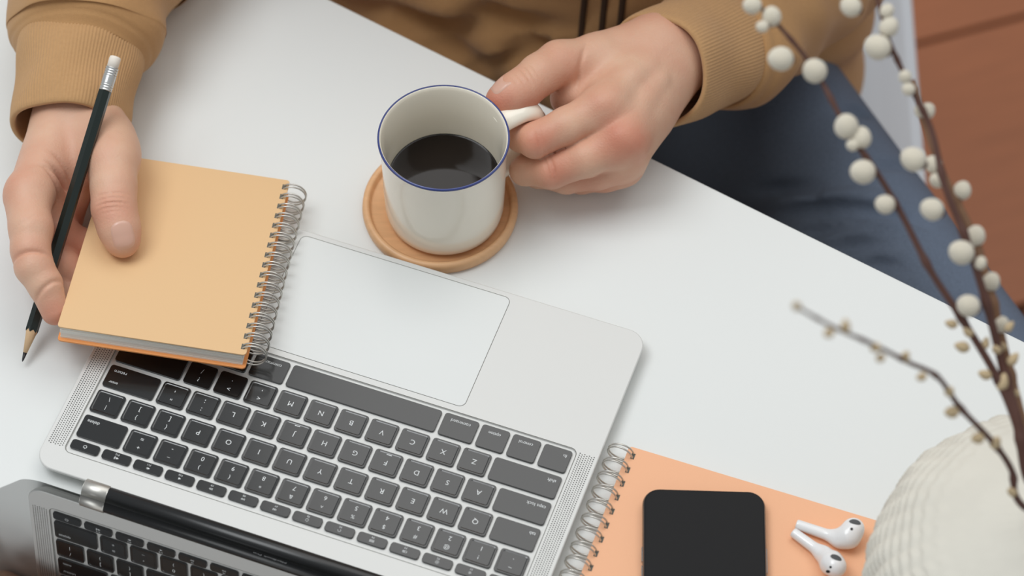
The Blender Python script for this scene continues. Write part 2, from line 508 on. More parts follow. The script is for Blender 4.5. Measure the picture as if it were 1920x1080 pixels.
# keys
PU, PV_ = 0.019, 0.0183273
GAPX, GAPY = 0.0021, 0.0029
_keymesh = {}
def key_mesh(w, h, dish):
    k = (round(w, 5), round(h, 5), dish)
    if k in _keymesh: return _keymesh[k]
    n = 3; r = 0.0017
    z1 = KTOP
    S = [(rrect(w, h, r, n), WELLZ - 0.0001), (rrect(w, h, r, n), z1 - 0.00018), (rrect(w - 0.0003, h - 0.0003, r - 0.0001, n), z1)]
    if dish:
        S += [(rrect(w - 0.0020, h - 0.0020, 0.0014, n), z1 - 0.00002), (rrect(w - 0.0030, h - 0.0030, 0.0011, n), z1 - 0.00016)]
    V, F = stack(S, False, True)
    me = mesh('key', V, F, False)
    me.materials.append(M_KEY)
    _keymesh[k] = me
    return me

_font = {}
def text_mesh(s, size, align='CENTER'):
    k = (s, size, align)
    if k in _font: return _font[k]
    cu = bpy.data.curves.new('legend', 'FONT'); cu.body = s; cu.size = size; cu.align_x = align
    cu.resolution_u = 3
    o = bpy.data.objects.new('legend', cu); COL.objects.link(o)
    dg = bpy.context.evaluated_depsgraph_get()
    me = bpy.data.meshes.new_from_object(o.evaluated_get(dg))
    bpy.data.objects.remove(o)
    V = np.array([v.co[:] for v in me.vertices]); Fs = [tuple(p.vertices) for p in me.polygons]
    _font[k] = (V, Fs)
    return _font[k]

class Flat:
    """flat print: text, strokes and shapes in the key's plane"""
    def __init__(s): s.mb = MB()
    def text(s, t, size, x, y, align='CENTER'):
        V, F = text_mesh(t, size, align)
        if not len(V): return s
        ym = (V[:, 1].min() + V[:, 1].max()) / 2 if align == 'CENTER' else size * 0.27
        s.mb.add([(v[0] + x, v[1] + y - ym, 0) for v in V], F); return s
    def stroke(s, P, w=0.00025):
        for (x0, y0), (x1, y1) in zip(P[:-1], P[1:]):
            d = math.hypot(x1 - x0, y1 - y0) or 1; nx, ny = -(y1 - y0) / d * w / 2, (x1 - x0) / d * w / 2
            s.mb.add([(x0 + nx, y0 + ny, 0), (x0 - nx, y0 - ny, 0), (x1 - nx, y1 - ny, 0), (x1 + nx, y1 + ny, 0)], [(0, 1, 2, 3)])
        return s
    def arc(s, cx, cy, r, a0, a1, w=0.00025, n=10):
        return s.stroke([(cx + r * math.cos(math.radians(a0 + (a1 - a0) * k / n)), cy + r * math.sin(math.radians(a0 + (a1 - a0) * k / n))) for k in range(n + 1)], w)
    def poly(s, P): s.mb.add([(x, y, 0) for x, y in P], [tuple(range(len(P)))]); return s

def speaker_icon(f, x, y, waves):
    f.poly([(x - .0012, y - .0003), (x - .0006, y - .0003), (x - .0006, y + .0003), (x - .0012, y + .0003)])
    f.poly([(x - .0006, y - .0003), (x + .0001, y - .0008), (x + .0001, y + .0008), (x - .0006, y + .0003)])
    for k in range(waves): f.arc(x + .0001, y, .0005 + .0004 * k, -50, 50)
def tri(f, x, y, s): f.stroke([(x - s * .0005, y - .0006), (x + s * .0005, y), (x - s * .0005, y + .0006), (x - s * .0005, y - .0006)], .0002)
def sun(f, x, y, r0, big):
    f.arc(x, y, r0, 0, 360, .0002, 12)
    for k in range(8):
        a = k * math.pi / 4; r1 = r0 + .0003; r2 = r1 + (.0005 if big else .0003)
        f.stroke([(x + r1 * math.cos(a), y + r1 * math.sin(a)), (x + r2 * math.cos(a), y + r2 * math.sin(a))], .0002)

def legend_fn(i):
    f = Flat()
    if i == 0: f.text('esc', .0026, 0, 0); return f
    if i == 13:
        f.arc(0, 0, .0010, -240, 60, .0003); f.stroke([(0, .0003), (0, .0013)], .0003); return f
    f.text('F%d' % i, .0017, 0, -.0016)
    y = .0007
    if i == 1: sun(f, 0, y, .0004, False)
    elif i == 2: sun(f, 0, y, .0005, True)
    elif i == 3:
        f.stroke([(-.0014, y - .0006), (-.0002, y - .0006), (-.0002, y + .0006), (-.0014, y + .0006), (-.0014, y - .0006)], .0002)
        f.stroke([(.0001, y), (.0010, y), (.0010, y + .0006), (.0001, y + .0006), (.0001, y)], .0002)
        f.stroke([(.0001, y - .0006), (.0010, y - .0006), (.0010, y - .0002), (.0001, y - .0002), (.0001, y - .0006)], .0002)
    elif i == 4:
        for a in (-1, 0, 1):
            for b in (-1, 1):
                x0, y0 = a * .0010, y + b * .0004
                f.stroke([(x0 - .0003, y0 - .0003), (x0 + .0003, y0 - .0003), (x0 + .0003, y0 + .0003), (x0 - .0003, y0 + .0003), (x0 - .0003, y0 - .0003)], .00018)
    elif i in (5, 6):
        for k in range(8):
            if i == 5 and k > 5: continue
            a = k * math.pi / 4; r1 = .0006; r2 = .0011
            f.stroke([(r1 * math.cos(a), y + r1 * math.sin(a)), (r2 * math.cos(a), y + r2 * math.sin(a))], .00025)
    elif i == 7: tri(f, -.0005, y, -1); tri(f, .0006, y, -1)
    elif i == 8: tri(f, -.0006, y, 1); f.stroke([(.0002, y - .0006), (.0002, y + .0006)]); f.stroke([(.0008, y - .0006), (.0008, y + .0006)])
    elif i == 9: tri(f, -.0005, y, 1); tri(f, .0006, y, 1)
    elif i == 10: speaker_icon(f, .0003, y, 0)
    elif i == 11: speaker_icon(f, 0, y, 1)
    elif i == 12: speaker_icon(f, -.0003, y, 3)
    return f

def add_key(x0, x1, y0, y1, flat, dish=True):
    w, h = x1 - x0, y1 - y0
    k = link_mesh('key', key_mesh(w, h, dish), None, laptop, Matrix.Translation(((x0 + x1) / 2, (y0 + y1) / 2, 0)))
    if flat is not None and flat.mb.V:
        flat.mb.build('legend', M_LEGEND, k, local=Matrix.Translation((0, 0, KTOP + (-0.00008 if dish else 0.00004))))
    return k
def ux(u): return u * PU - 0.138
def unit_key(c, row, flat, w=1.0, dish=True, edge_l=None, edge_r=None):
    x0 = ux(c - w / 2) + GAPX / 2; x1 = ux(c + w / 2) - GAPX / 2
    if edge_l is not None: x0 = edge_l
    if edge_r is not None: x1 = edge_r
    yc = -row * PV_
    return add_key(x0, x1, yc - (PV_ - GAPY) / 2, yc + (PV_ - GAPY) / 2, flat, dish)
def letter(s): return Flat().text(s, .0046, 0, 0)
def two(top, bot, st=.0036, sb=.0040): return Flat().text(top, st, 0, .0030).text(bot, sb, 0, -.0028)
def word(s, x, y, align): return Flat().text(s, .0031, x, y, align)

L_, R_ = -0.1371, 0.1371
# function row: 14 keys
fw_ = (R_ - L_ + 0.0022) / 14
for i in range(14):
    x0 = L_ + i * fw_; add_key(x0, x0 + fw_ - 0.0022, -0.0083, -0.0019, legend_fn(i), False)
# number row
for i, (a, b) in enumerate(zip('~!@#$%^&*()_+', '`1234567890-=')):
    unit_key(i + .5, 1, two(a, b), edge_l=L_ if i == 0 else None)
unit_key(13.75, 1, word('delete', .0110, -.0038, 'RIGHT'), 1.5, False, edge_r=R_)
unit_key(.75, 2, word('tab', -.0112, -.0038, 'LEFT'), 1.5, False, edge_l=L_)
for i, s in enumerate('QWERTYUIOP'): unit_key(i + 2, 2, letter(s))
for i, (a, b) in enumerate(zip('{}|', '[]\\')): unit_key(i + 12, 2, two(a, b), edge_r=R_ if i == 2 else None)
unit_key(.875, 3, word('caps lock', -.0132, -.0038, 'LEFT'), 1.75, False, edge_l=L_)
for i, s in enumerate('ASDFGHJKL'):
    fl = letter(s)
    if s in 'FJ': fl.stroke([(-.0016, -.0056), (.0016, -.0056)], .0005)
    unit_key(i + 2.25, 3, fl)
unit_key(11.25, 3, two(':', ';', .0046, .0046)); unit_key(12.25, 3, two('"', "'", .0046, .0046))
unit_key(13.625, 3, word('return', .0128, -.0038, 'RIGHT').text('enter', .0026, .0128, .0040, 'RIGHT'), 1.75, False, edge_r=R_)
unit_key(1.125, 4, word('shift', -.0178, -.0038, 'LEFT'), 2.25, False, edge_l=L_)
for i, s in enumerate('ZXCVBNM'): unit_key(i + 2.75, 4, letter(s))
for i, (a, b) in enumerate(zip('<>?', ',./')): unit_key(i + 9.75, 4, two(a, b, .0040, .0046))
unit_key(13.375, 4, word('shift', .0178, -.0038, 'RIGHT'), 2.25, False, edge_r=R_)
y5a, y5b = -5 * PV_ - (PV_ - GAPY) / 2, -5 * PV_ + (PV_ - GAPY) / 2
for x0, x1, s in ((L_, -.1201, 'fn'), (-.1180, -.1010, 'control'), (-.0989, -.0819, 'option'), (-.0798, -.0588, 'command'),
                  (-.0567, .0364, ''), (.0385, .0598, 'command'), (.0619, .0790, 'option')):
    fl = None
    if s == 'fn': fl = word(s, -.0062, -.0036, 'LEFT')
    elif s: fl = Flat().text(s, .0029 if s != 'command' else .0031, 0, -.0036)
    add_key(x0, x1, y5a, y5b, fl, False)
ym = (y5a + y5b) / 2
def arrow(ax, ay):
    return Flat().poly([(ax * .0012 - ay * .0009, ay * .0012 - ax * .0009), (ax * .0012 * -.3 + ay * .0009 - ay * .0009 + ax * 0, 0), (ax * .0002 + ay * .0009, ay * .0002 + ax * .0009)]) if False else \
        Flat().poly([(ax * .001, ay * .001), (-ax * .0006 - ay * .0009, -ay * .0006 + ax * .0009), (-ax * .0006 + ay * .0009, -ay * .0006 - ax * .0009)])
add_key(.0811, .0981, y5a, ym - .0005, arrow(-1, 0), False); add_key(.1002, .1172, y5a, ym - .0004, arrow(0, -1), False)
add_key(.1002, .1172, ym + .0004, y5b, arrow(0, 1), False); add_key(.1193, R_, y5a, ym - .0005, arrow(1, 0), False)

# hinge: black barrel with silver ends, then the lid
HY, HZ, HR = 0.0178, 0.0062, 0.0056
def barrel(x0, x1, r, n=24):
    V = []; F = []
    for x in (x0, x0 + .0003, x1 - .0003, x1):
        rr = r - (.0003 if x in (x0, x1) else 0)
        V += [(x, HY + rr * math.cos(2 * math.pi * k / n), HZ + rr * math.sin(2 * math.pi * k / n)) for k in range(n)]
    for i in range(3):
        for k in range(n): F.append((i * n + k, i * n + (k + 1) % n, (i + 1) * n + (k + 1) % n, (i + 1) * n + k))
    F.append(tuple(range(n))); F.append(tuple(3 * n + k for k in range(n - 1, -1, -1)))
    return mesh('hinge', V, F, False)
for me_name, x0, x1, r, m in (('hinge_barrel', -0.1035, 0.1035, HR, M_HINGE), ('hinge_cap', 0.1035, 0.1185, HR + .0004, M_CHROME), ('hinge_cap', -0.1185, -0.1035, HR + .0004, M_CHROME)):
    o = link_mesh(me_name, barrel(x0, x1, r), m, laptop)
    o.data.polygons.foreach_set('use_smooth', [len(p.vertices) == 4 for p in o.data.polygons])
OPEN = math.radians(48.5)
# lid frame: x as the base, y along the lid away from the hinge, z out of the screen
lidM = Matrix.Translation((0, HY + .0035, HZ + 0.0005)) @ Matrix.Rotation(OPEN, 4, 'X')
LW, LH = 0.305, 0.2075
V, F = slab(LW, LH, 0.0115, -0.0048, -0.0006, 0.0010, 8, 0, LH / 2 + 0.004)
lid = link_mesh('lid', mesh('lid', V, F, False), M_SILVER, laptop, lidM)
V, F = slab(LW - 0.0016, LH - 0.0016, 0.0108, -0.0008, 0.0, 0.0002, 8, 0, LH / 2 + 0.004)
bez = link_mesh('bezel', mesh('bezel', V, F, False), M_BEZEL, lid)
SW, SH = 0.2865, 0.179
V, F = slab(SW, SH, 0.0004, -0.0002, 0.00006, 0, 1, 0, 0.0175 + SH / 2)
link_mesh('screen', mesh('screen', V, F, False), M_BLACKGLASS, lid)
Flat().text('MacBook Pro', .0037, 0, 0).mb.build('wordmark', mat('grey_print', (150, 152, 154), 0.5), lid, local=Matrix.Translation((0, 0.0082, 0.00008)))

# ------------------------------------------------------------------ coaster, mug, coffee
CX, CY = -0.0450, 0.0560
V, F = lathe([(0, 0.0), (0.0455, 0.0), (0.0472, 0.0012), (0.0478, 0.0045), (0.0474, 0.0078), (0.0462, 0.0090), (0.0446, 0.0090), (0.0433, 0.0080), (0.0428, 0.0052), (0.0420, 0.0046), (0, 0.0046)], 96)
coaster = link_mesh('coaster', mesh('coaster', V, F), M_COASTER, None, Matrix.Translation((CX, CY, 0)))
tag(coaster, 'round pale wooden coaster with a raised rim under the mug', 'coaster')
MX, MY, MZ = -0.0422, 0.0525, 0.0048
mug = empty('mug', Matrix.Translation((MX, MY, MZ)), 'white ceramic mug with a thin blue rim, held by its handle', 'mug')
H = 0.0752
prof = [(0, 0.0), (0.030, 0.0), (0.0335, 0.0012), (0.0352, 0.0040), (0.0362, 0.010), (0.0368, 0.025), (0.0372, 0.050), (0.0378, 0.066), (0.0387, 0.0725), (0.0391, 0.0745), (0.0389, H), (0.0383, H + .0003),
        (0.0376, H - .0004), (0.0370, 0.0725), (0.0352, 0.0640), (0.0343, 0.050), (0.0337, 0.020), (0.0325, 0.0090), (0.029, 0.0055), (0.020, 0.0045), (0, 0.0045)]
V, F = lathe(prof, 112)
body_me = mesh('body', V, F); link_mesh('body', body_me, M_MUG, mug)
V, F = lathe([(0.0390, H - .0014), (0.03935, H - .0007), (0.0391, H + .0002), (0.0385, H + .0006), (0.03815, H + .0004), (0.0380, H - .0003)], 112)
link_mesh('blue_rim', mesh('blue_rim', V, F), M_RIM, mug)
ha = math.radians(33)
hd = np.array([math.cos(ha), math.sin(ha), 0])
hp = [(0.0365, 0.0625), (0.046, 0.0635), (0.0555, 0.0628), (0.0622, 0.0575), (0.0645, 0.0475), (0.0625, 0.0365), (0.0560, 0.0270), (0.0470, 0.0200), (0.0365, 0.0165)]
P = resample([hd * r + np.array([0, 0, z]) for r, z in hp], 48)
side = np.cross(hd, [0, 0, 1])
def hr(i, th):
    a, b = 0.0078, 0.0056
    return a * b / np.sqrt((b * np.cos(th)) ** 2 + (a * np.sin(th)) ** 2)
V, F = loft(P, hr, 24, side, True)
link_mesh('handle', mesh('handle', V, F), M_MUG, mug)
V, F = lathe([(0, -0.004), (0.0330, -0.004), (0.0339, -0.0003), (0.03405, 0.0004), (0.0335, 0.0), (0.0325, 0.0), (0.020, 0.0), (0.004, 0.0), (0.0, 0.0)], 96)
coffee = link_mesh('coffee', mesh('coffee', V, F), M_COFFEE, None, Matrix.Translation((MX, MY, 0.0385)))
tag(coffee, 'black coffee standing half way up inside the white mug', 'coffee')

# ------------------------------------------------------------------ notebooks
def notebook(name, O, ex, ey, W, L, T, spine_right, nring, ring_r, ring_out, m_top, m_back, label, twin=0.0011, wire=0.00052, first=0.006, last=0.006, ring_z=None):
    """O: lower left corner of the top cover; ex along the width, ey along the length"""
    ex = ex / np.linalg.norm(ex); ey = ey - ex * (ey @ ex); ey /= np.linalg.norm(ey); ez = np.cross(ex, ey)
    B0 = O - ez * T
    Mw = Matrix(((ex[0], ey[0], ez[0], B0[0]), (ex[1], ey[1], ez[1], B0[1]), (ex[2], ey[2], ez[2], B0[2]), (0, 0, 0, 1)))
    nb = empty(name, Mw, label, 'notebook')
    def cover(nm, z0, z1, m, dy=0.0):
        V, F = slab(W, L, 0.0022, z0, z1, 0.0002, 4, W / 2, L / 2 + dy)
        return link_mesh(nm, mesh(nm, V, F, False), m, nb)
    cover('front_cover', T - 0.0010, T, m_top)
    cover('back_cover', 0, 0.0012, m_back, -0.0020)
    gapL = 0.0016
    x0, x1 = (gapL, W - 0.0020) if spine_right else (0.0020, W - gapL)
    mbp = MB()
    n = 6
    for i in range(n):                                     # the leaf block in slightly uneven gatherings
        z0 = 0.0011 + (T - 0.0024) * i / n; z1 = 0.0011 + (T - 0.0024) * (i + 1) / n - 0.00004
        j = RNG.uniform(-0.0002, 0.0002)
        mbp.box(x0 + j, x1 + j, 0.0005 + j, L - 0.0014 + j, z0, z1)
    mbp.build('pages', M_PAPER, nb)
    xs = W if spine_right else 0.0
    sg = 1 if spine_right else -1
    ring_z = T / 2 if ring_z is None else ring_z
    hole_in = math.sqrt(max(ring_r ** 2 - (T - ring_z) ** 2, 1e-9)) - ring_out
    holes = MB()
    for i in range(nring):
        y = first + (L - first - last) * i / (nring - 1)
        hx = xs - sg * hole_in
        holes.box(hx - 0.0011, hx + 0.0011, y - twin - 0.0009, y + twin + 0.0009, T - 0.0005, T + 0.00006)
    tag(holes.build('binding_holes', M_GROOVE, nb), kind='stuff')
    # one wire ring: two parallel loops joined at the seam
    V = []; F = []; nt = 6; ns = 30
    for s in (-1, 1):
        a = np.linspace(0, 2 * np.pi, ns, endpoint=False)
        base = len(V)
        for k in range(ns):
            c = np.array([ring_r * math.cos(a[k]), s * twin * (1.0 - 0.25 * math.cos(a[k])), ring_r * math.sin(a[k])])
            n1 = np.array([math.cos(a[k]), 0, math.sin(a[k])]); n2 = np.array([0, 1, 0])
            for q in range(nt):
                t = 2 * math.pi * q / nt; V.append(c + wire * (math.cos(t) * n1 + math.sin(t) * n2))
        for k in range(ns):
            for q in range(nt):
                k2 = (k + 1) % ns; q2 = (q + 1) % nt
                F.append((base + k * nt + q, base + k2 * nt + q, base + k2 * nt + q2, base + k * nt + q2))
    me = mesh('wire_ring', V, F); me.materials.append(M_WIRE)
    for i in range(nring):
        y = first + (L - first - last) * i / (nring - 1)
        o = bpy.data.objects.new('wire_ring', me); COL.objects.link(o); o.parent = nb
        o.matrix_local = Matrix.Translation((xs + sg * ring_out, y, ring_z)) @ Matrix.Rotation(RNG.uniform(-.05, .05), 4, 'X') @ Matrix.Rotation(0 if sg > 0 else math.pi, 4, 'Z')
    return nb

BL, BR, TR = at(107, 612, 0.041), at(461, 666, 0.036), at(565, 342, 0.020)
n1 = notebook('notebook', BL, BR - BL, TR - BR, float(np.linalg.norm(BR - BL)), float(np.linalg.norm(TR - BR)), 0.0112, True, 17, 0.0080, 0.0030,
              M_COVER1, M_COVER1B, 'orange wire-bound notebook held under the thumb, lying over the laptop corner')
NB1_EZ = np.array(n1.matrix_world)[:3, 2]; NB1_O = BL
def nb1_top(x, y):
    """height of the held notebook's cover under a plan position"""
    return NB1_O[2] - (NB1_EZ[0] * (x - NB1_O[0]) + NB1_EZ[1] * (y - NB1_O[1])) / NB1_EZ[2]

T2 = 0.0085
a2 = math.atan2(-0.046, 0.140)
ex2 = np.array([math.cos(a2), math.sin(a2), 0]); ey2 = np.array([-ex2[1], ex2[0], 0])
tl2 = at(1180, 836, T2)
L2, W2 = 0.150, 0.155
ey2b = tl2 - (at(1115, 1080, T2)); ey2b /= np.linalg.norm(ey2b)
n2 = notebook('notebook', tl2 - ey2 * L2, ex2, ey2, W2, L2, T2, False, 15, 0.0075, 0.0034, M_COVER2, M_COVER2,
              'peach wire-bound notebook lying flat under the phone and earbuds', first=0.008, last=0.006, ring_z=0.0082)

# ------------------------------------------------------------------ phone
pc = at(1320, 917, T2 + 0.0077)
PWD, PLN, PTH = 0.0702, 0.1440, 0.0077
pa = math.radians(-0.6)
PMx = Matrix.Translation((pc[0], pc[1], T2 + 0.0002)) @ Matrix.Rotation(pa, 4, 'Z') @ Matrix.Translation((0, -PLN / 2, 0))
phone = empty('phone', PMx, 'black smartphone with a dark blank screen lying face up on the peach notebook', 'phone')
def rs(d, z): return (rrect(PWD - 2 * d, PLN - 2 * d, 0.0100 - d, 10), z)
V, F = stack([rs(.0020, 0), rs(.0008, .0005), rs(.0001, .0018), rs(0, .0030), rs(0, .0048), rs(.0002, .0060), rs(.0008, .0070), rs(.0012, .0073)])
fr = mesh('frame', V, F, False); link_mesh('frame', fr, M_PHONEFRAME, phone)
V, F = stack([rs(.0009, .0068), rs(.0010, .0073), rs(.0016, .0076), rs(.0026, .0077)])
link_mesh('screen', mesh('screen', V, F, False), M_PHONEGLASS, phone)
V, F = slab(0.0014, 0.016, 0.0006, 0.0028, 0.0050, 0.0002, 3)
link_mesh('button', mesh('button', V, F, False), M_PHONEFRAME, phone, Matrix.Translation((PWD / 2 - 0.0003, 0.028, 0)))
for yy in (0.030, 0.018):
    V, F = slab(0.0014, 0.0095, 0.0006, 0.0028, 0.0050, 0.0002, 3)
    link_mesh('button', mesh('button', V, F, False), M_PHONEFRAME, phone, Matrix.Translation((-PWD / 2 + 0.0003, yy, 0)))

# ------------------------------------------------------------------ earbuds
def earbud(stem_a, stem_b, heads, label, grille, dots, endn):
    A, B_ = stem_a, stem_b
    def sdf(p):
        d = capsule(p, A, B_, 0.0029, 0.0034)
        h = None
        for (c0, r0, c1, r1) in heads:
            q = capsule(p, c0, c1, r0, r1); h = q if h is None else smin(h, q, 0.004)
        d = smin(d, h, 0.006)
        # flat end of the stem
        ax = (A - B_) / np.linalg.norm(A - B_)
        return np.maximum(d, (p - A) @ ax - 0.0012)
    pts = np.array([A, B_] + [c for hh in heads for c in (hh[0], hh[2])])
    V, Q = surfnet(sdf, pts.min(0) - .011, pts.max(0) + .011, 0.0006)
    c = pts.mean(0); root_at = np.array([c[0], c[1], T2])
    e = empty('earbud', Matrix.Translation(root_at), label, 'earbud', 'white earbuds on the peach notebook')
    link_mesh('shell', quadmesh('shell', V - root_at, Q), M_BUD, e)
    for (p, n, u, ru, rv, nm, m) in grille + dots:
        W, F = patch(sdf, p, n, u, ru, rv, 0.00015, 0.00003, 2.0, 5, 24)
        link_mesh(nm, mesh(nm, W - root_at, F), m, e)
    ax = (A - B_) / np.linalg.norm(A - B_)
    W = []; n0 = np.cross(ax, [0, 0, 1]); n0 /= np.linalg.norm(n0); n1_ = np.cross(ax, n0)
    for k in range(16):
        a = 2 * math.pi * k / 16; W.append(A + ax * .00128 + .0013 * (math.cos(a) * n0 + math.sin(a) * n1_) - root_at)
    link_mesh('microphone_port', mesh('microphone_port', W, [tuple(range(16))], False), M_BLACK, e)
UP = np.array([0, 0, 1.0]); TOCAM = -FWD
z_ = T2
earbud(at(1497, 984, z_ + .0034), at(1572, 1010, z_ + .0042),
       [(at(1590, 1007, z_ + .0070), .0066, at(1600, 992, z_ + .0092), .0064), (at(1575, 1011, z_ + .0046), .0040, at(1592, 1004, z_ + .0080), .0058)],
       'white earbud with a long stem, the upper of the pair, beside the knitted vase',
       [(at(1603, 980, z_ + .0145), TOCAM * .75 + np.array([0.05, .55, .25]), (1, -.2, 0), .0034, .0020, 'speaker_mesh', M_MESH)],
       [(at(1597, 992, z_ + .0155), TOCAM, (1, 0, 0), .0008, .0008, 'sensor_dot', M_BLACK)], None)
earbud(at(1490, 1000, z_ + .0034), at(1543, 1039, z_ + .0042),
       [(at(1560, 1058, z_ + .0070), .0066, at(1566, 1062, z_ + .0092), .0064), (at(1546, 1041, z_ + .0046), .0040, at(1558, 1052, z_ + .0080), .0058)],
       'white earbud, the lower of the pair, cut off by the bottom of the view',
       [(at(1567, 1048, z_ + .0140), TOCAM * .6 + np.array([0.1, .5, .3]), (1, -.5, 0), .0034, .0020, 'speaker_mesh', M_MESH)],
       [(at(1558, 1064, z_ + .0155), TOCAM, (1, 0, 0), .0007, .0007, 'sensor_dot', M_BLACK), (at(1554, 1075, z_ + .0145), TOCAM - UP * .2, (1, 0, 0), .0012, .0009, 'sensor_dot', M_BLACK)], None)

# ------------------------------------------------------------------ vase
VX, VY = 0.2945, -0.2400
def vase_mesh():
    prof = resample([(0.050, 0.0, 0), (0.072, 0.008, 0), (0.092, 0.035, 0), (0.1000, 0.070, 0), (0.0945, 0.100, 0), (0.076, 0.124, 0), (0.050, 0.139, 0), (0.030, 0.146, 0)], 170)
    nt = 300
    th = np.linspace(0, 2 * np.pi, nt, endpoint=False)
    V = []
    for i, (r, z, _) in enumerate(prof):
        amp = 0.0021 * np.clip((0.136 - z) / 0.02, 0.12, 1)
        rows = z / 0.0050
        cols = th * 42 / (2 * np.pi)
        f = cols % 1.0
        vee = np.cos(2 * np.pi * (rows + 0.9 * np.abs(f - 0.5)))
        rib = np.abs(np.sin(np.pi * f)) ** 0.6
        big = 0.4 * np.cos(th * 10 + 2 * np.sin(z * 90))
        rr = r + amp * (0.55 * vee * rib + 0.7 * rib + big)
        V += [(rr[k] * math.cos(th[k]), rr[k] * math.sin(th[k]), z) for k in range(nt)]
    m = len(prof)
    for (r, z) in [(0.028, 0.148), (0.0255, 0.1475), (0.0245, 0.145), (0.030, 0.130), (0.055, 0.10), (0.060, 0.05), (0.04, 0.01), (0.001, 0.006)]:
        V += [(r * math.cos(t), r * math.sin(t), z) for t in th]; m += 1
    V.append((0, 0, 0)); F = []
    for i in range(m - 1):
        for k in range(nt):
            l = (k + 1) % nt; F.append((i * nt + k, i * nt + l, (i + 1) * nt + l, (i + 1) * nt + k))
    for k in range(nt): F.append((len(V) - 1, (k + 1) % nt, k))
    return mesh('vase', V, F)
vase = link_mesh('vase', vase_mesh(), M_VASE, None, Matrix.Translation((VX, VY, 0)))
tag(vase, 'round cream vase with a knitted relief holding the willow branches', 'vase')

# ------------------------------------------------------------------ willow branches
def ellipsoid_mesh(nm, m, n=14, rows=9, pear=0.0):
    V = [(0, 0, -1)]; F = []
    for i in range(1, rows):
        a = math.pi * i / rows; z = -math.cos(a); r = math.sin(a) * (1 - pear * z)
        V += [(r * math.cos(2 * math.pi * k / n), r * math.sin(2 * math.pi * k / n), z) for k in range(n)]
    V.append((0, 0, 1))
    for k in range(n): F.append((0, 1 + (k + 1) % n, 1 + k))
    for i in range(rows - 2):
        for k in range(n):
            l = (k + 1) % n; F.append((1 + i * n + k, 1 + i * n + l, 1 + (i + 1) * n + l, 1 + (i + 1) * n + k))
    e = 1 + (rows - 2) * n
    for k in range(n): F.append((e + k, e + (k + 1) % n, len(V) - 1))
    me = mesh(nm, V, F); me.materials.append(m); return me
ME_CATKIN = ellipsoid_mesh('catkin', M_CATKIN, 18, 12, 0.10)
ME_BUD = ellipsoid_mesh('bud', M_BUDS, 8, 6, 0.35)
ME_SCALE = ellipsoid_mesh('bud_scale', M_TWIG, 10, 6, 0.2)

def branch(pts, r0, r1, catkins, buds, m, label, root):
    """pts: (px, py, z) from the vase mouth to the tip"""
    W = [root, root + np.array([0, 0, .128])] + [at(x, y, .16 + (z - .16) * 1.42) for x, y, z in pts]
    P = resample(W, 14 * len(W))
    n = len(P)
    rad = np.linspace(r0, r1, n)
    knots = [0.35 * math.exp(-((i % 17) - 8) ** 2 / 3.0) for i in range(n)]
    base = P[0]
    e = empty('willow_branch', Matrix.Translation(base), label, 'branch', 'pussy willow branches in the cream vase')
    V, F = loft(P, [rad[i] * (1 + knots[i]) for i in range(n)], 9, (0.3, 1, 0.2), True)
    link_mesh('twig', mesh('twig', V - base, F), m, e)
    T = np.gradient(P, axis=0); T /= np.linalg.norm(T, axis=1)[:, None]
    d = P - CAM; dep = d @ FWD
    sx = 960 + F_PX * (d @ RIGHT) / dep; sy = 540 + F_PX * (d @ DOWN) / dep
    for lst, me, kind in ((catkins, ME_CATKIN, 'catkin'), (buds, ME_BUD, 'bud')):
        for (x, y, rp) in lst:
            i = int(np.argmin((sx - x) ** 2 + (sy - y) ** 2))
            c = at(x, y, P[i][2] + 0.001)
            r = rp * dep[i] / F_PX
            out = c - P[i]; on = np.linalg.norm(out)
            if on < 1e-5: out = np.cross(T[i], UP); on = np.linalg.norm(out)
            ax = T[i] * 0.7 + out / on * 0.8
            q = Vector(ax).to_track_quat('Z', 'Y').to_matrix().to_4x4()
            k = 1.04 if kind == 'catkin' else 1.5
            o = bpy.data.objects.new(kind, me); COL.objects.link(o); o.parent = e
            o.matrix_local = Matrix.Translation(c - base) @ q @ Matrix.Diagonal((r * .96, r * .96, r * k, 1))
            if kind == 'catkin':                       # brown bud scale at its foot
                s = bpy.data.objects.new('bud_scale', ME_SCALE); COL.objects.link(s); s.parent = o
                s.matrix_local = Matrix.Translation((0, 0, -0.92)) @ Matrix.Diagonal((.42, .42, .30, 1))
    return e
mouth = lambda dx, dy: np.array([VX + dx, VY + dy, 0.02])
branch([(1917, 948, .178), (1897, 882, .190), (1862, 830, .205), (1800, 764, .225), (1757, 706, .245), (1700, 678, .258), (1642, 648, .285), (1560, 612, .305), (1493, 575, .325)],
       .0021, .0007, [], [(1493, 573, 9), (1553, 625, 10), (1585, 611, 10), (1640, 652, 10), (1650, 672, 9), (1698, 668, 9), (1727, 707, 9), (1780, 733, 10), (1783, 773, 12), (1832, 822, 11), (1867, 829, 11), (1897, 922, 9)], M_TWIG,
       'thin willow branch with small beige buds, reaching out low over the white table', mouth(.004, -.012))
branch([(1930, 905, .175), (1907, 800, .190), (1868, 705, .20), (1805, 600, .215), (1745, 508, .225), (1692, 405, .235), (1645, 325, .245), (1590, 245, .255), (1528, 132, .265), (1462, 50, .275), (1400, -10, .282)],
       .0026, .0009, [(1410, 10, 18), (1447, 30, 19), (1429, 50, 12), (1463, 110, 24), (1527, 132, 24), (1587, 236, 24), (1614, 258, 21), (1598, 272, 12), (1617, 322, 24), (1659, 383, 19)],
       [(1783, 607, 9), (1815, 622, 9), (1803, 650, 11), (1848, 643, 8), (1846, 702, 10), (1880, 716, 12)], M_TWIG,
       'dark willow branch with the leftmost round cream catkins, crossing the sleeve and jeans', mouth(-.006, .006))
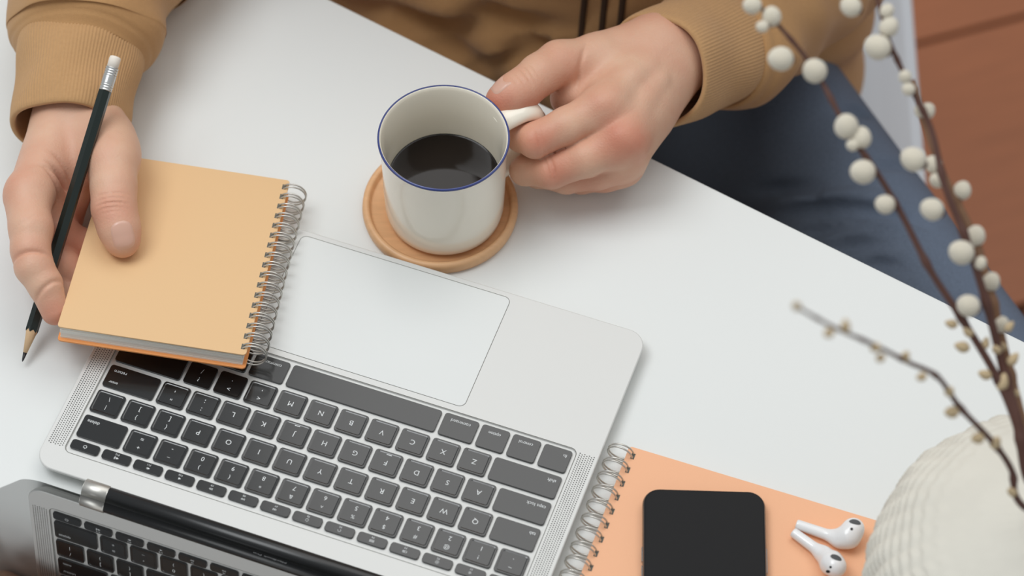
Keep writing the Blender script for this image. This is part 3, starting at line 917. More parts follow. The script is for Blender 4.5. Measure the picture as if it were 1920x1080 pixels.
branch([(1935, 905, .175), (1911, 800, .190), (1882, 695, .20), (1850, 570, .22), (1812, 450, .235), (1772, 350, .245), (1745, 240, .255), (1700, 150, .265), (1665, 70, .275), (1640, -20, .285)],
       .0030, .0010, [(1595, 12, 20), (1663, 20, 14), (1667, 50, 19), (1645, 88, 25), (1697, 143, 13), (1703, 167, 13), (1712, 298, 24), (1747, 392, 22), (1802, 473, 24), (1838, 493, 13), (1815, 573, 22)],
       [(1868, 655, 9), (1900, 673, 10), (1893, 612, 8)], M_TWIG,
       'willow branch with cream catkins whose upper end crosses the white chair', mouth(.006, .008))
branch([(1940, 905, .175), (1918, 800, .187), (1890, 690, .195), (1862, 570, .21), (1832, 460, .22), (1800, 390, .226), (1768, 325, .232), (1742, 255, .238), (1725, 195, .243), (1712, 150, .247)],
       .0034, .0013, [(1727, 207, 14), (1738, 208, 16), (1750, 308, 18), (1757, 338, 15), (1804, 357, 18), (1829, 442, 20), (1858, 528, 18), (1877, 608, 16)],
       [(1905, 740, 9), (1880, 650, 9)], M_TWIG2,
       'light brown willow branch with cream catkins, running over the jeans and the floor edge', mouth(.010, 0))
#@@PERSON@@
# ------------------------------------------------------------------ pencil
pa_, pb_ = at(42, 678, 0.0055), at(217, 106, 0.0930)
def build_pencil():
    ax = pb_ - pa_; Ln = float(np.linalg.norm(ax)); ax /= Ln
    n0 = np.cross(ax, [0, 0, 1.0]); n0 /= np.linalg.norm(n0); n1_ = np.cross(ax, n0) * -1
    n1_ = np.cross(n0, ax) if False else np.cross(ax, n0)
    Mw = Matrix(((n0[0], n1_[0], ax[0], pa_[0]), (n0[1], n1_[1], ax[1], pa_[1]), (n0[2], n1_[2], ax[2], pa_[2]), (0, 0, 0, 1)))
    e = empty('pencil', Mw, 'black hexagonal pencil with a white eraser, slung across the hand at the left', 'pencil')
    def ring(r, z, n=24, hexa=0.0, wob=0.0):
        out = []
        for k in range(n):
            a = 2 * math.pi * k / n
            rr = r
            if hexa:
                b = (a + math.pi / 6) % (math.pi / 3) - math.pi / 6
                rr = r * (math.cos(math.pi / 6) / math.cos(b) * hexa + (1 - hexa))
            out.append((rr * math.cos(a), rr * math.sin(a), z + (wob * math.cos(6 * a) if wob else 0)))
        return out
    def tube(nm, rings, m, smooth=True):
        n = len(rings[0]); V = sum(rings, []); F = []
        for i in range(len(rings) - 1):
            for k in range(n): F.append((i * n + k, i * n + (k + 1) % n, (i + 1) * n + (k + 1) % n, (i + 1) * n + k))
        F.append(tuple(range(n - 1, -1, -1))); F.append(tuple((len(rings) - 1) * n + k for k in range(n)))
        link_mesh(nm, mesh(nm, V, F, smooth), m, e)
    r = 0.0039
    tube('lead', [ring(.0002, 0), ring(.0006, .0012), ring(.00125, .0055)], M_LEAD)
    tube('sharpened_wood', [ring(.00122, .0054), ring(.0030, .0165), ring(.0036, .0195, 24, 1, .0006)], M_PWOOD)
    zf = Ln - 0.0205
    tube('shaft', [ring(.0036, .0190, 24, 1, .0008), ring(r, .0205, 24, 1, .0010), ring(r, zf, 24, 1)], M_PENCIL, False)
    R_ = []
    for k in range(41):
        t = k / 40; z = zf - .001 + t * .0145
        rr = .0039 + (.00018 * math.sin(t * 60) if (t < .28 or t > .62) else .00006)
        R_.append(ring(rr, z))
    tube('ferrule', R_, M_FERRULE)
    tube('eraser', [ring(.0034, zf + .013), ring(.0035, Ln - .0016), ring(.0032, Ln - .0004), ring(.0024, Ln)], M_ERASER)
build_pencil()

# ------------------------------------------------------------------ person
person = empty('person', Matrix.Translation((0.08, 0.42, FLOOR_Z)), 'seated person in a camel sweatshirt and dark jeans, holding the mug and a notebook', 'person')
PO = np.array([0.08, 0.42, FLOOR_Z])

def chain(p, pts, rs, k=0.002, bumps=()):
    d = None
    for i in range(len(pts) - 1):
        q = capsule(p, pts[i], pts[i + 1], rs[i], rs[i + 1])
        d = q if d is None else smin(d, q, k)
    for (c, r) in bumps: d = smin(d, np.linalg.norm(p - c, axis=1) - r, 0.006)
    return d

def groove(p, d, c, ax, w, depth, span, sidev=None):
    """a skin crease round a joint: a shallow furrow across the axis ax at c, within span"""
    q = p - c
    s = q @ ax
    near = np.exp(-(np.linalg.norm(q, axis=1) / span) ** 4)
    if sidev is not None: near = near * np.clip((q @ sidev) / (0.4 * span) + 0.25, 0, 1)
    return d + depth * np.exp(-(s / w) ** 2) * near

def hit(x, y, sdf, t0=1.2, t1=3.0):
    """where the line of sight through a pixel meets a surface"""
    d = RIGHT * (x - 960) / F_PX + DOWN * (y - 540) / F_PX + FWD; L = np.linalg.norm(d); t = t0
    for _ in range(60):
        q = sdf((CAM + d * t)[None])[0]
        t += q * .8 / L
        if abs(q) < 1e-4 or t > t1: break
    return CAM + d * t
def unit(v): return v / np.linalg.norm(v)

class Hand:
    """palm: capsules melted together; fingers: chains joined to it; creases: furrows"""
    def __init__(s): s.palm = []; s.fingers = []; s.thumb = None; s.creases = []; s.flush = []; s.kp = 0.012; s.kf = 0.009
    def sdf(s, p):
        d = None
        for (a, b, ra, rb) in s.palm:
            q = capsule(p, a, b, ra, rb); d = q if d is None else smin(d, q, s.kp)
        for (a, b, ra, rb) in getattr(s, 'ridges', []):
            d = smin(d, capsule(p, a, b, ra, rb), .007)
        f = None
        for (pts, rs) in s.fingers:
            q = chain(p, pts, rs, 0.003)
            f = q if f is None else smin(f, q, 0.0012)
        out = smin(d, f, s.kf)
        t = chain(p, *s.thumb, k=0.006)
        out = smin(out, t, s.kt) if hasattr(s, 'kt') else smin(out, t, 0.010)
        for c in s.creases: out = groove(p, out, *c)
        return out
    def flush_at(s, V):
        f = np.zeros(len(V))
        for (c, r, a) in s.flush: f = np.maximum(f, a * np.exp(-(np.linalg.norm(V - c, axis=1) / r) ** 2))
        return f

# --- the person's right hand (left of the view), thumb on the notebook
RH = Hand()
th_tip = at(231, 458, 0.0); 
def on_cover(x, y, up):
    z = 0.03
    for _ in range(6):
        w = at(x, y, z); z = nb1_top(w[0], w[1]) + up
    return at(x, y, z)
tip = on_cover(230, 452, 0.0100)
RW0, RW1 = at(158, 80, .043), at(150, 222, .0405)
lat = np.array([1.0, 0.1, 0.0])
RH.palm = [(RW0 - lat * .007, RW1 - lat * .007, .0180, .0178), (RW0 + lat * .007, RW1 + lat * .006, .0180, .0178),
           (RW1 - lat * .008, at(60, 352, .054), .018, .0135), (RW1 - lat * .006, at(60, 375, .036), .017, .013),
           (RW1, at(85, 395, .024), .016, .012), (RW1 + lat * .002, at(118, 405, .016), .016, .011),
           (at(182, 250, .0425), at(206, 288, .047), .0165, .0165),
           (at(150, 285, .041), at(88, 352, .041), .011, .010), (at(160, 300, .036), at(130, 372, .030), .010, .010)]
RH.fingers = [
    ([at(50, 372, .054), at(58, 428, .0535), at(57, 468, .051), at(64, 500, .0475), at(84, 533, .0425), at(103, 584, .0330)], [.0135, .0128, .0113, .0112, .0100, .0082]),
    ([at(62, 395, .036), at(112, 440, .0275), at(160, 462, .0165), at(225, 480, .0102)], [.0118, .0108, .0098, .0085]),
    ([at(80, 410, .024), at(112, 490, .0205), at(150, 520, .0130), at(205, 540, .0098)], [.0112, .0105, .0095, .0082]),
    ([at(112, 415, .016), at(118, 520, .0120), at(142, 560, .0098), at(180, 575, .0090)], [.0105, .0094, .0086, .0075]),
]
RH.thumb = ([at(198, 262, .047), at(211, 305, .0535), at(213, 350, .0525), at(214, 392, .0500), at(224, 430, .0455), tip], [.0165, .0142, .0128, .0124, .0116, .0100])
RH.kt = 0.012
tdir = unit(tip - at(214, 380, .0510)); 
for o_, dp in ((-9, .0006), (-4, .0008), (0.5, .0012), (5, .0007), (9, .0004)):
    RH.creases.append((at(213, 386 + o_ * 1.6, .058), unit(np.array([.12, -1, -.1])), .0008, dp, .013, UP))
idir = unit(at(82, 533, .0425) - at(57, 468, .051))
RH.creases += [(at(56, 476, .058), unit(np.array([.15, -1, 0])),   .0011, .0015, .013),
               (at(90, 536, .049), unit(np.array([.75, -.9, 0])), .0011, .0014, .011),
               (at(58, 422, .06), unit(np.array([.6, -1, 0])), .0010, .0003, .012)]
for (x, y, dx, dy) in ((118, 318, -.5, -.9), (108, 333, -.35, -.95), (98, 350, -.5, -.8), (128, 338, -.2, -1), (84, 340, .1, -1)):
    RH.creases.append((at(x, y, .053), unit(np.array([dx, dy, .2])), .0013, .0016, .012))
RH.flush = [(at(30, 360, .055), .018, .45), (at(104, 588, .035), .014, .6), (tip, .012, .45), (at(214, 390, .058), .014, .45), (at(120, 335, .045), .02, .45), (at(120, 450, .02), .03, .7), (at(57, 470, .055), .012, .35)]

# --- the person's left hand (right of the view), closed on the mug's handle
LH = Hand()
LW = at(1255, 118, .0475)
fa = unit(np.array([.56, .66, -.50]))
LW0 = LW + fa * .09
perp = unit(np.array([.35, -.55, -.55]))
I1, M1, R1, P1 = at(1135, 200, .0665), at(1170, 262, .0560), at(1170, 295, .0400), at(1166, 310, .0235)
LH.palm = [(LW0 - perp * .008, LW - perp * .009, .0185, .0180), (LW0 + perp * .008, LW + perp * .002, .0180, .0172),
           (LW - perp * .010, I1, .017, .0135), (LW - perp * .003, M1, .017, .0130), (LW + perp * .001, R1, .017, .0130), (LW + perp * .004, P1, .0160, .0120),
           (LW - perp * .012 + np.array([-.006, 0, .002]), at(1120, 108, .062), .0165, .0150),
           (at(1160, 150, .058), at(1085, 172, .0545), .014, .0105), (at(1100, 150, .050), at(1060, 185, .048), .012, .009), (at(1200, 200, .045), at(1165, 240, .040), .018, .014)]
dn = unit(np.array([-.10, -.42, .90]))                  # the way the back of the hand faces
LH.ridges = []
for K, o_, h0 in ((I1, -.008, .0098), (M1, -.003, .0098), (R1, .002, .0095)):
    W_ = LW + perp * o_ + dn * .0125
    LH.ridges += [(W_, W_ * .45 + (K + dn * h0) * .55, .0050, .0050), (W_ * .45 + (K + dn * h0) * .55, K + dn * h0, .0050, .0056)]
LH.ridges += [(at(1238, 150, .0655), at(1200, 196, .0640), .0024, .0022), (at(1200, 196, .0640), at(1192, 236, .0600), .0022, .0018), (at(1218, 128, .0690), at(1160, 150, .0720), .0022, .0018)]
LH.fingers = [
    ([I1, at(1062, 236, .0635), at(1004, 263, .0580), at(978, 256, .0500), at(1000, 226, .0430)], [.0125, .0112, .0106, .0092, .0080]),
    ([M1, at(1100, 296, .0500), at(1034, 320, .0405), at(984, 320, .0320), at(1010, 285, .0240)], [.0126, .0115, .0107, .0088, .0078]),
    ([R1, at(1120, 322, .0330), at(1062, 332, .0235), at(1008, 326, .0165), at(1024, 308, .0120)], [.0120, .0108, .0100, .0085, .0075]),
    ([P1, at(1132, 330, .0180), at(1090, 336, .0120), at(1050, 332, .0095), at(1058, 318, .0085)], [.0112, .0096, .0088, .0076, .0068]),
]
LH.thumb = ([at(1120, 112, .0620), at(1048, 118, .0690), at(1012, 140, .0715), at(980, 166, .0725), at(957, 180, .0720), at(938, 190, .0705)], [.0155, .0128, .0120, .0116, .0108, .0090])
LH.kt = 0.0045
td_ = unit(np.array([-.8, -.55, 0]))
for s_, dp in ((-8, .0006), (-5, .0009), (-2, .0013), (1.5, .0012), (4.5, .0009), (7.5, .0005)):
    LH.creases.append((at(985, 155, .083) + td_ * s_ * .0012, td_, .0008, dp, .012, UP))
LH.creases += [(at(1088, 122, .075), unit(np.array([-.95, .25, 0])), .0016, .0012, .016),
               (at(1014, 262, .071), unit(np.array([-.9, -.3, 0])), .0010, .0012, .010), (at(1020, 262, .071), unit(np.array([-.9, -.3, 0])), .0009, .0009, .010),
               (at(1040, 318, .052), unit(np.array([-.9, -.3, 0])), .0010, .0012, .010), (at(1030, 318, .052), unit(np.array([-.9, -.3, 0])), .0009, .0009, .010)]
LH.flush = [(at(1130, 200, .08), .016, .35), (at(1168, 262, .068), .020, .75), (at(934, 192, .076), .016, .8), (at(1010, 265, .068), .015, .7), (at(1040, 320, .05), .016, .7),
            (at(1060, 140, .075), .018, .4), (at(1110, 330, .03), .022, .5), (at(985, 200, .07), .02, .6), (at(1250, 60, .06), .03, .3)]

# --- coarse body under the clothes
def body_sdf(p):
    q = p.copy()
    c = np.array([.07, .44, 0])
    e = (q - c) * np.array([0.66, 1, 1])
    d = capsule(e, np.array([0, -.005, -.22]), np.array([0, -.01, .22]), .098, .105)
    sh = np.array([-.13, .445, .30]), np.array([.27, .445, .30])
    d = smin(d, capsule(q, sh[0], sh[1], .055, .055), .06)
    d = smin(d, capsule(q, np.array([.07, .445, .30]), np.array([.055, .48, .43]), .055, .052), .05)
    hc = np.array([.05, .475, .545])
    hd_ = np.linalg.norm((q - hc) * np.array([1.22, 1.0, .86]), axis=1) - .098
    hd_ = smin(hd_, capsule(q, hc + [0, -.035, -.055], hc + [0, -.062, -.095], .050, .030), .03)
    hd_ = smin(hd_, capsule(q, hc + [0, -.098, .012], hc + [0, -.116, -.026], .008, .014), .014)      # nose
    for s in (-1, 1):
        hd_ = smin(hd_, np.linalg.norm((q - (hc + [s * .080, .010, -.012])) * np.array([2.4, 1, .62]), axis=1) - .021, .008)   # ears
        hd_ = np.maximum(hd_, -(np.linalg.norm(q - (hc + [s * .032, -.108, .006]), axis=1) - .014))                             # eye sockets
    hd_ = smin(hd_, capsule(q, hc + [-.018, -.098, -.062], hc + [.018, -.098, -.062], .007, .007), .010)    # lips
    d = smin(d, hd_, .02)
    for S, E, Wr in ((sh[0], ELB_R, RW0), (sh[1], ELB_L, LW0)):
        d = smin(d, capsule(q, S, E, .045, .036), .03)
        d = smin(d, capsule(q, E, Wr, .036, .024), .02)
    for hip, knee, ankle in LEGS:
        d = smin(d, capsule(q, hip, knee, .070, .048), .03)
        d = smin(d, capsule(q, knee, ankle, .046, .034), .02)
        d = smin(d, capsule(q, ankle, ankle + [0, -.14, -.035], .034, .026), .02)
    return d
SH_R, SH_L = np.array([-.13, .445, .30]), np.array([.27, .445, .30])
ELB_R, ELB_L = at(250, -190, .052), at(1550, -125, -.055)
LEGS = [(np.array([-.03, .40, -.185]), np.array([-.06, -.02, -.165]), np.array([-.06, .04, -.67])),
        (np.array([.10, .36, -.185]), np.array([.33, -.03, -.165]), np.array([.34, .03, -.67]))]

def build_body():
    Vs = []; Qs = []; Fl = []; n = 0
    for Hd, lo, hi, h in ((RH, None, None, .00105), (LH, None, None, .00105)):
        pts = np.array([q for c in Hd.palm for q in c[:2]] + [q for f in Hd.fingers for q in f[0]] + list(Hd.thumb[0]))
        V, Q = surfnet(Hd.sdf, pts.min(0) - .024, pts.max(0) + .024, h)
        Vs.append(V); Qs.append(Q + n); Fl.append(Hd.flush_at(V)); n += len(V)
    V, Q = surfnet(body_sdf, (-.36, -.32, -.735), (.50, .66, .67), .0075)
    Vs.append(V); Qs.append(Q + n); Fl.append(np.zeros(len(V)))
    V = np.vstack(Vs) - PO
    me = quadmesh('body', V, np.vstack(Qs))
    a = me.attributes.new('flush', 'FLOAT', 'POINT'); a.data.foreach_set('value', np.concatenate(Fl).astype(np.float32))
    return link_mesh('body', me, M_SKIN, person)
body = build_body()
def nail(Hd, c, n, u, ru, rv):
    W, F = patch(Hd.sdf, c, n, u, ru, rv, 0.00045, -0.0001, 3.0, 8, 36)
    link_mesh('fingernail', mesh('fingernail', W - PO, F), M_NAIL, body)
def thumb_nail(Hd, n, f, ru, rv):
    P_, R_ = Hd.thumb; n = unit(np.array(n))
    J = P_[-2] * (1 - f) + P_[-1] * f; u = unit(P_[-1] - P_[-2])
    nail(Hd, J + n * R_[-1], n, u, ru, rv)
thumb_nail(RH, [.15, -.30, .92], .92, .0080, .0068)
thumb_nail(LH, [-.16, .30, .94], .62, .0066, .0056)
# head details
HC = np.array([.05, .475, .545])
for s in (-1, 1):
    o = link_mesh('eye', ellipsoid_mesh('eye', M_EYE, 16, 10), None, body, Matrix.Translation(HC + [s * .032, -.086, .006] - PO) @ Matrix.Scale(.012, 4))
def hair_sdf(p):
    hd_ = np.linalg.norm((p - HC - [0, .008, .010]) * np.array([1.2, 1.0, .86]), axis=1) - .106
    front = (p - HC) @ unit(np.array([0, -1.0, -.75])) - .045
    return np.maximum(hd_, front)
V, Q = surfnet(hair_sdf, HC - .15, HC + .15, .006)
link_mesh('hair', quadmesh('hair', V - PO, Q), M_HAIR, body)

# ------------------------------------------------------------------ sweatshirt
FOLDS = []; TGROOVES = []
def torso_sdf(p):
    c = np.array([.052, .425, 0])
    e = (p - c) * np.array([0.66, 1, 1])
    d = capsule(e, np.array([0, -.074, -.20]), np.array([0, -.040, .20]), .132, .128)
    d = smin(d, capsule(p, np.array([-.13, .445, .30]), np.array([.27, .445, .30]), .072, .072), .07)
    d = smin(d, capsule(p, np.array([-.06, .326, .19]), np.array([.15, .326, .19]), .102, .102), .08)
    f = None
    for (a, b, r) in FOLDS:
        q = capsule(p, a, b, r, r); f = q if f is None else np.minimum(f, q)
    if f is not None: d = smin(d, f, .010)
    f = None
    for (a, b, r) in TGROOVES:
        q = capsule(p, a, b, r, r); f = q if f is None else np.minimum(f, q)
    if f is not None: d = -smin(-d, f, .010)
    d = np.maximum(d, -(capsule(p, np.array([.065, .455, .34]), np.array([.055, .47, .55]), .066, .07)))
    d = np.maximum(d, -0.235 - p[:, 2])
    s = 0.0028 * np.sin(p[:, 0] * 55 + p[:, 2] * 95 + 2.2 * np.sin(p[:, 0] * 23)) * np.clip((.02 - p[:, 2]) / .12, 0, 1)
    return d + s
FOLDS = []
_tf = []
for line, r in (([(600, 12), (720, 62), (870, 96), (1010, 84)], .011), ([(760, 22), (900, 58), (1020, 74)], .009), ([(850, 116), (940, 100), (1040, 80)], .006),
                ([(690, 4), (850, 18), (1060, 34)], .010), ([(900, 140), (1010, 112), (1150, 100)], .009), ([(1030, 110), (1120, 60), (1180, 10)], .008)):
    pts = []
    for j, (x, y) in enumerate(line):
        h_ = hit(x, y, torso_sdf); g_ = grad(torso_sdf, h_[None], .002)[0]
        if abs(torso_sdf(h_[None])[0]) < .004: pts.append(h_ - g_ * r * (1.3 if j in (0, len(line) - 1) else .45))
    pts = list(resample(pts, 9)) if len(pts) > 2 else pts
    _tf += [(u, v, r) for u, v in zip(pts[:-1], pts[1:])]
FOLDS = _tf
def grooves(lines, sdf, dep):
    out = []
    for line, r in lines:
        pts = []
        for j, (x, y) in enumerate(line):
            h_ = hit(x, y, sdf); g_ = grad(sdf, h_[None], .002)[0]
            if abs(sdf(h_[None])[0]) < .004: pts.append(h_ + g_ * r * (1.05 if j in (0, len(line) - 1) else dep))
        if len(pts) > 2: pts = list(resample(pts, 9))
        out += [(u, v, r) for u, v in zip(pts[:-1], pts[1:])]
    return out
TGROOVES = grooves((([(700, 36), (790, 50), (880, 62), (960, 58)], .011), ([(760, 66), (830, 96), (900, 112)], .010), ([(850, 34), (950, 44), (1060, 58)], .011),
                    ([(640, 4), (720, 30), (790, 70)], .008), ([(880, 128), (960, 116), (1040, 100)], .007), ([(960, 88), (1030, 98), (1110, 92)], .008)), torso_sdf, -.35)
sweat_me = None
V, Q = surfnet(torso_sdf, (-.27, .20, -.26), (.41, .62, .42), .005)
sweatshirt = link_mesh('sweatshirt', quadmesh('sweatshirt', V - PO, Q), M_SWEAT, person)
for x in (1092, 1128, 1160):
    P = []
    for zz in np.linspace(-.17, .16, 34):
        px = x + zz * 60
        b = at(px, 30, -.08); w = np.array([b[0] + zz * .02, .22, zz])
        for _ in range(40): w[1] += torso_sdf(w[None])[0] * .8
        P.append(w)
    V, F = loft(np.array(P), [.0022] * 34, 8, (1, 0, 0), True)
    link_mesh('placket_seam', mesh('placket_seam', V - PO, F), mat('dark_brown_seam', (66, 46, 30), .9), sweatshirt)

def cuff(c0, c1, r0, r1, ref, nm='cuff', ribs=112, skew=None, flat=1.0):
    """ribbed cuff with a rolled edge and an inner face; c0 is the opening"""
    ax = c1 - c0; Ln = np.linalg.norm(ax)
    ts = list(np.linspace(0, 1, 26))
    P = []; R = []; kind = []
    inner = np.linspace(.75, 0.03, 10)
    for t in inner: P.append(t); R.append(r0 + (r1 - r0) * t - .0034); kind.append(0)
    for a in np.linspace(-60, 60, 5):
        P.append(-.02 * math.cos(math.radians(a)) ); R.append(r0 - .0017 + .0017 * math.sin(math.radians(a)) ); kind.append(.3)
    for t in np.linspace(0.03, 1.05, 30):
        P.append(t); R.append(r0 + (r1 - r0) * t + .0012 * math.sin(t * 9) * .5); kind.append(1)
    T = unit(ax); N = np.asarray(ref, float); N = unit(N - T * (N @ T)); Bv = np.cross(T, N)
    nt = ribs * 5
    th = np.linspace(0, 2 * np.pi, nt, endpoint=False)
    V = []
    for t, r, k in zip(P, R, kind):
        rib = .00036 * (0.5 + 0.5 * np.cos(th * ribs)) * k
        soft = .0009 * np.sin(3 * th + 4 * t) + .0006 * np.sin(5 * th - 7 * t)
        rr = r + rib + soft
        c = c0 + ax * t
        sk = 0 if skew is None else skew[0] * np.cos(th - skew[1]) * (1 - min(max(t, 0), 1))
        V.append(c + (rr * np.cos(th) * flat)[:, None] * N + (rr * np.sin(th))[:, None] * Bv + np.outer(sk if skew else np.zeros(nt), T))
    n = len(V); V = np.vstack(V)
    i, k = np.meshgrid(np.arange(n - 1), np.arange(nt), indexing='ij'); l = (k + 1) % nt
    Q = np.stack([i * nt + k, i * nt + l, (i + 1) * nt + l, (i + 1) * nt + k], -1).reshape(-1, 4)
    return link_mesh(nm, quadmesh(nm, V - PO, Q), M_CUFF, sweatshirt)

def sleeve(path, radii, folds, ref, lead, nm='sleeve', amp=.0016):
    """lead: the sleeve's hem turns in over the cuff at its start"""
    n = 110; nt = 120
    P = resample(path, n); rad = np.interp(np.linspace(0, len(radii) - 1, n), range(len(radii)), radii)
    L = np.concatenate([[0], np.cumsum(np.linalg.norm(np.diff(P, axis=0), axis=1))])
    def R(i, th):
        s = L[i]
        r = rad[i] * np.ones_like(th)
        for (s0, w, a, k, t0) in folds:
            r = r + a * np.exp(-((s - s0 + k * np.cos(th - t0)) / w) ** 2) * (0.65 + 0.35 * np.cos(th - t0 - .6))
        r = r + amp * np.sin(4 * th + s * 60 + 1.5 * np.sin(s * 45)) * min(1, s / .03)
        r = r + amp * .6 * np.sin(7 * th - s * 85)  * min(1, s / .03)
        hem = math.exp(-(s / lead) ** 2)
        r = r - .0048 * hem
        st = math.exp(-((s - .0075) / .0011) ** 2)            # the seam's stitch line
        return r - .0011 * st
    V, F = loft(P, R, nt, ref)
    # turned-in hem
    V = np.asarray(V); a = len(V)
    T = unit(P[1] - P[0])
    first = V[:nt]; c = P[0]
    ring = c + (first - c) * .90 + T * .002; ring2 = c + (first - c) * .88 + T * .02
    V = np.vstack([V, ring, ring2])
    for k in range(nt):
        l = (k + 1) % nt
        F.append((a + k, a + l, l, k)); F.append((a + nt + k, a + nt + l, a + l, a + k))
    return link_mesh(nm, mesh(nm, V - PO, F), M_SWEAT, sweatshirt)

# right arm (left of the view)
rc0, rc1 = at(128, 243, .0370), at(150, 100, .0430)
cuff(rc0, rc1, .0350, .0385, (0, 0, 1))
rax = unit(rc1 - rc0)
sleeve([rc1 - rax * .004, rc1 + rax * .012, at(160, 35, .047), at(185, -50, .050), at(225, -140, .054), ELB_R, ELB_R * .62 + SH_R * .38, ELB_R * .25 + SH_R * .75, SH_R + [.05, 0, .005]],
       [.0425, .0455, .0475, .0500, .054, .060, .063, .068, .064],
       [(.030, .014, .0045, .012, 1.0), (.062, .018, .005, .018, -.6), (.105, .02, .006, .02, .8), (.15, .025, .006, -.02, 0)], (0, 0, 1), .006)
# left arm (right of the view)
lc0 = at(1234, 130, .0455); lc1 = at(1338, 84, .0160); CFA = unit(lc1 - lc0)
cuff(lc0, lc1, .0365, .0395, (0, 0, 1))
sleeve([lc1 - CFA * .004, lc1 + CFA * .012, at(1420, 22, -.010), at(1488, -44, -.032), ELB_L, ELB_L * .62 + SH_L * .38, ELB_L * .25 + SH_L * .75, SH_L + [-.05, 0, .005]],
       [.0430, .0450, .0460, .0490, .056, .061, .067, .064],
       [(.032, .014, .0045, .012, 1.4), (.070, .018, .005, .018, .2), (.11, .02, .005, .02, -.8)], (0, 0, 1), .006)

# ------------------------------------------------------------------ jeans
JFOLDS = []; JGROOVES = []
def jeans_sdf(p):
    d = None
    for hip, knee, ankle in LEGS:
        q = smin(capsule(p, hip, knee, .088, .066), capsule(p, knee, ankle, .066, .056), .03)
        d = q if d is None else smin(d, q, .03)
    e = (p - np.array([.07, .43, 0])) * np.array([.68, 1, 1])
    d = smin(d, capsule(e, np.array([0, -.01, -.255]), np.array([0, 0, -.18]), .115, .110), .03)
    for (pts, r) in JFOLDS:
        f = None
        for u, v in zip(pts[:-1], pts[1:]):
            q = capsule(p, u, v, r, r); f = q if f is None else np.minimum(f, q)
        d = smin(d, f, .006)
    f = None
    for (a, b, r) in JGROOVES:
        q = capsule(p, a, b, r, r); f = q if f is None else np.minimum(f, q)
    if f is not None: d = -smin(-d, f, .005)
    d = d - .0012 * np.sin(p[:, 0] * 60 + p[:, 1] * 37)
    return np.maximum(d, np.array([-.62])[0] - p[:, 2])
JFOLDS = []
_jf = []
for line, r in (([(1500, 416), (1560, 408), (1640, 410), (1710, 428)], .0060), ([(1520, 446), (1580, 442), (1650, 448)], .0060), ([(1560, 478), (1620, 474), (1690, 482)], .0055),
                ([(1420, 372), (1500, 380), (1600, 372), (1680, 380)], .0070)):
    pts = []
    for j, (x, y) in enumerate(line):
        h_ = hit(x, y, jeans_sdf); g_ = grad(jeans_sdf, h_[None], .002)[0]
        end = j in (0, len(line) - 1)
        
        if abs(jeans_sdf(h_[None])[0]) < .002: pts.append(h_ - g_ * (r * (1.1 if end else .12)))
    if len(pts) > 2: pts = list(resample(pts, 9))
    if len(pts) > 1: _jf.append((pts, r))
JFOLDS = _jf
JGROOVES = grooves((([(1470, 404), (1530, 394), (1610, 390), (1700, 406), (1740, 424)], .0062), ([(1490, 432), (1530, 428), (1600, 426)], .0056), ([(1535, 464), (1600, 457), (1670, 464)], .0056),
                    ([(1590, 496), (1640, 492), (1700, 506)], .0050), ([(1560, 214), (1620, 208), (1690, 226)], .0046), ([(1600, 316), (1650, 309), (1710, 318)], .0040), ([(1400, 360), (1460, 352), (1530, 352)], .0050)), jeans_sdf, -.15)
V, Q = surfnet(jeans_sdf, (-.20, -.16, -.66), (.47, .60, -.04), .004)
jme = quadmesh('jeans', V - PO, Q)
painted_light = np.zeros(len(V))
for hip, knee, ankle in LEGS:                           # light on the upper, outer thigh, shade elsewhere, painted into the denim colour
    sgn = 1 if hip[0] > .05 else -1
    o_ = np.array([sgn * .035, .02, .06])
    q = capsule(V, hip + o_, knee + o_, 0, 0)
    painted_light = np.maximum(painted_light, np.exp(-(q / .062) ** 2))
a_ = jme.attributes.new('painted_light', 'FLOAT', 'POINT'); a_.data.foreach_set('value', painted_light.astype(np.float32))
link_mesh('jeans', jme, M_JEANS, person)

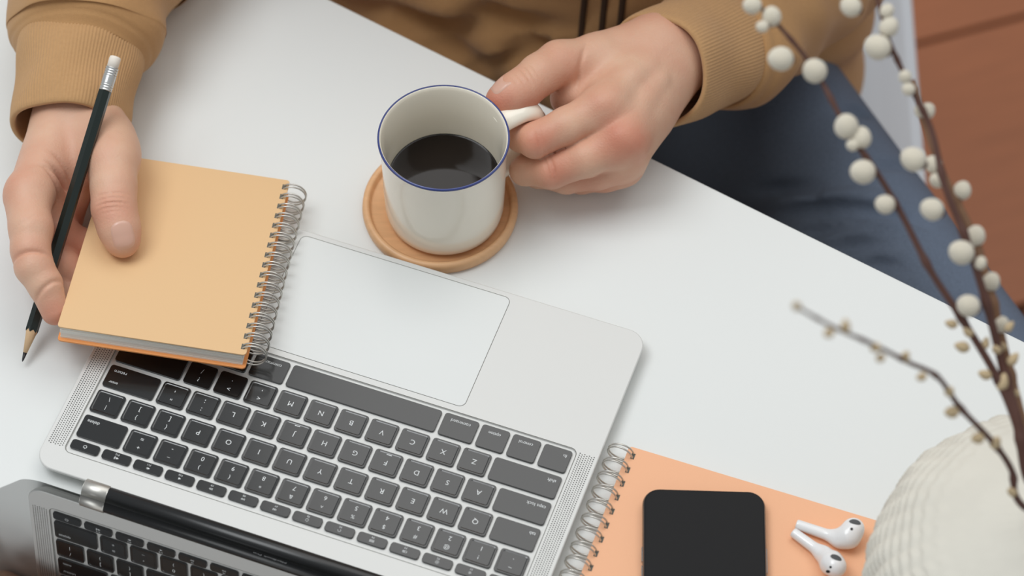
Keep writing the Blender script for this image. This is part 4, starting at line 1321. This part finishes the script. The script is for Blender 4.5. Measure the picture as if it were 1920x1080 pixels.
# ------------------------------------------------------------------ shoes
for k, (hip, knee, ankle) in enumerate(LEGS):
    def shoe_sdf(p, a=ankle):
        d = smin(capsule(p, a + [0, .03, -.035], a + [0, -.16, -.045], .040, .036), capsule(p, a, a + [0, .01, -.03], .046, .044), .03)
        return np.maximum(np.maximum(d, FLOOR_Z + .0005 - p[:, 2]), p[:, 2] - (a[2] + .03))
    V, Q = surfnet(shoe_sdf, ankle - [.08, .24, .09], ankle + [.08, .10, .06], .006)
    link_mesh('shoe', quadmesh('shoe', V - PO, Q), mat('white_canvas', (220, 220, 218), .8), person)

# ------------------------------------------------------------------ chair
SZ = -0.295
chair = empty('chair', Matrix.Translation((.082, .42, FLOOR_Z)), 'white shell chair on wooden legs under the seated person', 'chair')
CO = np.array([.082, .42, FLOOR_Z])
def seat_shell():
    n = 10
    S = []
    for d, z in ((.012, SZ - .020), (.003, SZ - .016), (0, SZ - .008), (.002, SZ - .001), (.010, SZ + .002), (.03, SZ - .002), (.07, SZ - .008)):
        S.append((rrect(.452 - 2 * d, .47 - 2 * d, .07 - d * .5, n), z - FLOOR_Z))
    return stack(S)
V, F = seat_shell(); link_mesh('seat', mesh('seat', V, F, False), M_CHAIR, chair)
mbk = []
nb_ = 24
V = []; F = []
for j in range(14):
    t = j / 13
    for side_ in (0, 1):
        for i in range(nb_ + 1):
            a = (i / nb_ - .5)
            x = a * (.44 - .06 * t); y = .215 + .05 * t - .10 * (2 * a) ** 2 * (1 - .3 * t) + side_ * .008
            V.append((x, y, SZ - FLOOR_Z - .004 + t * .42 - .05 * (2 * a) ** 4 * t))
w_ = nb_ + 1
for j in range(13):
    for i in range(nb_):
        b = j * 2 * w_
        F.append((b + i, b + i + 1, b + 2 * w_ + i + 1, b + 2 * w_ + i)); F.append((b + w_ + i + 1, b + w_ + i, b + 3 * w_ + i, b + 3 * w_ + i + 1))
    for i in (0, nb_):
        b = j * 2 * w_; F.append((b + i, b + w_ + i, b + 3 * w_ + i, b + 2 * w_ + i))
b = 13 * 2 * w_
for i in range(nb_): F.append((b + i, b + i + 1, b + w_ + i + 1, b + w_ + i))
link_mesh('backrest', mesh('backrest', V, F), M_CHAIR, chair)
for sx in (-1, 1):
    for sy in (-1, 1):
        V, F = loft(np.array([[sx * .14, sy * .14, SZ - FLOOR_Z - .018], [sx * .20, sy * .21, 0.0]]), [.017, .011], 16, (1, 0, 0), True)
        link_mesh('leg', mesh('leg', V, F), M_CHAIRLEG, chair)
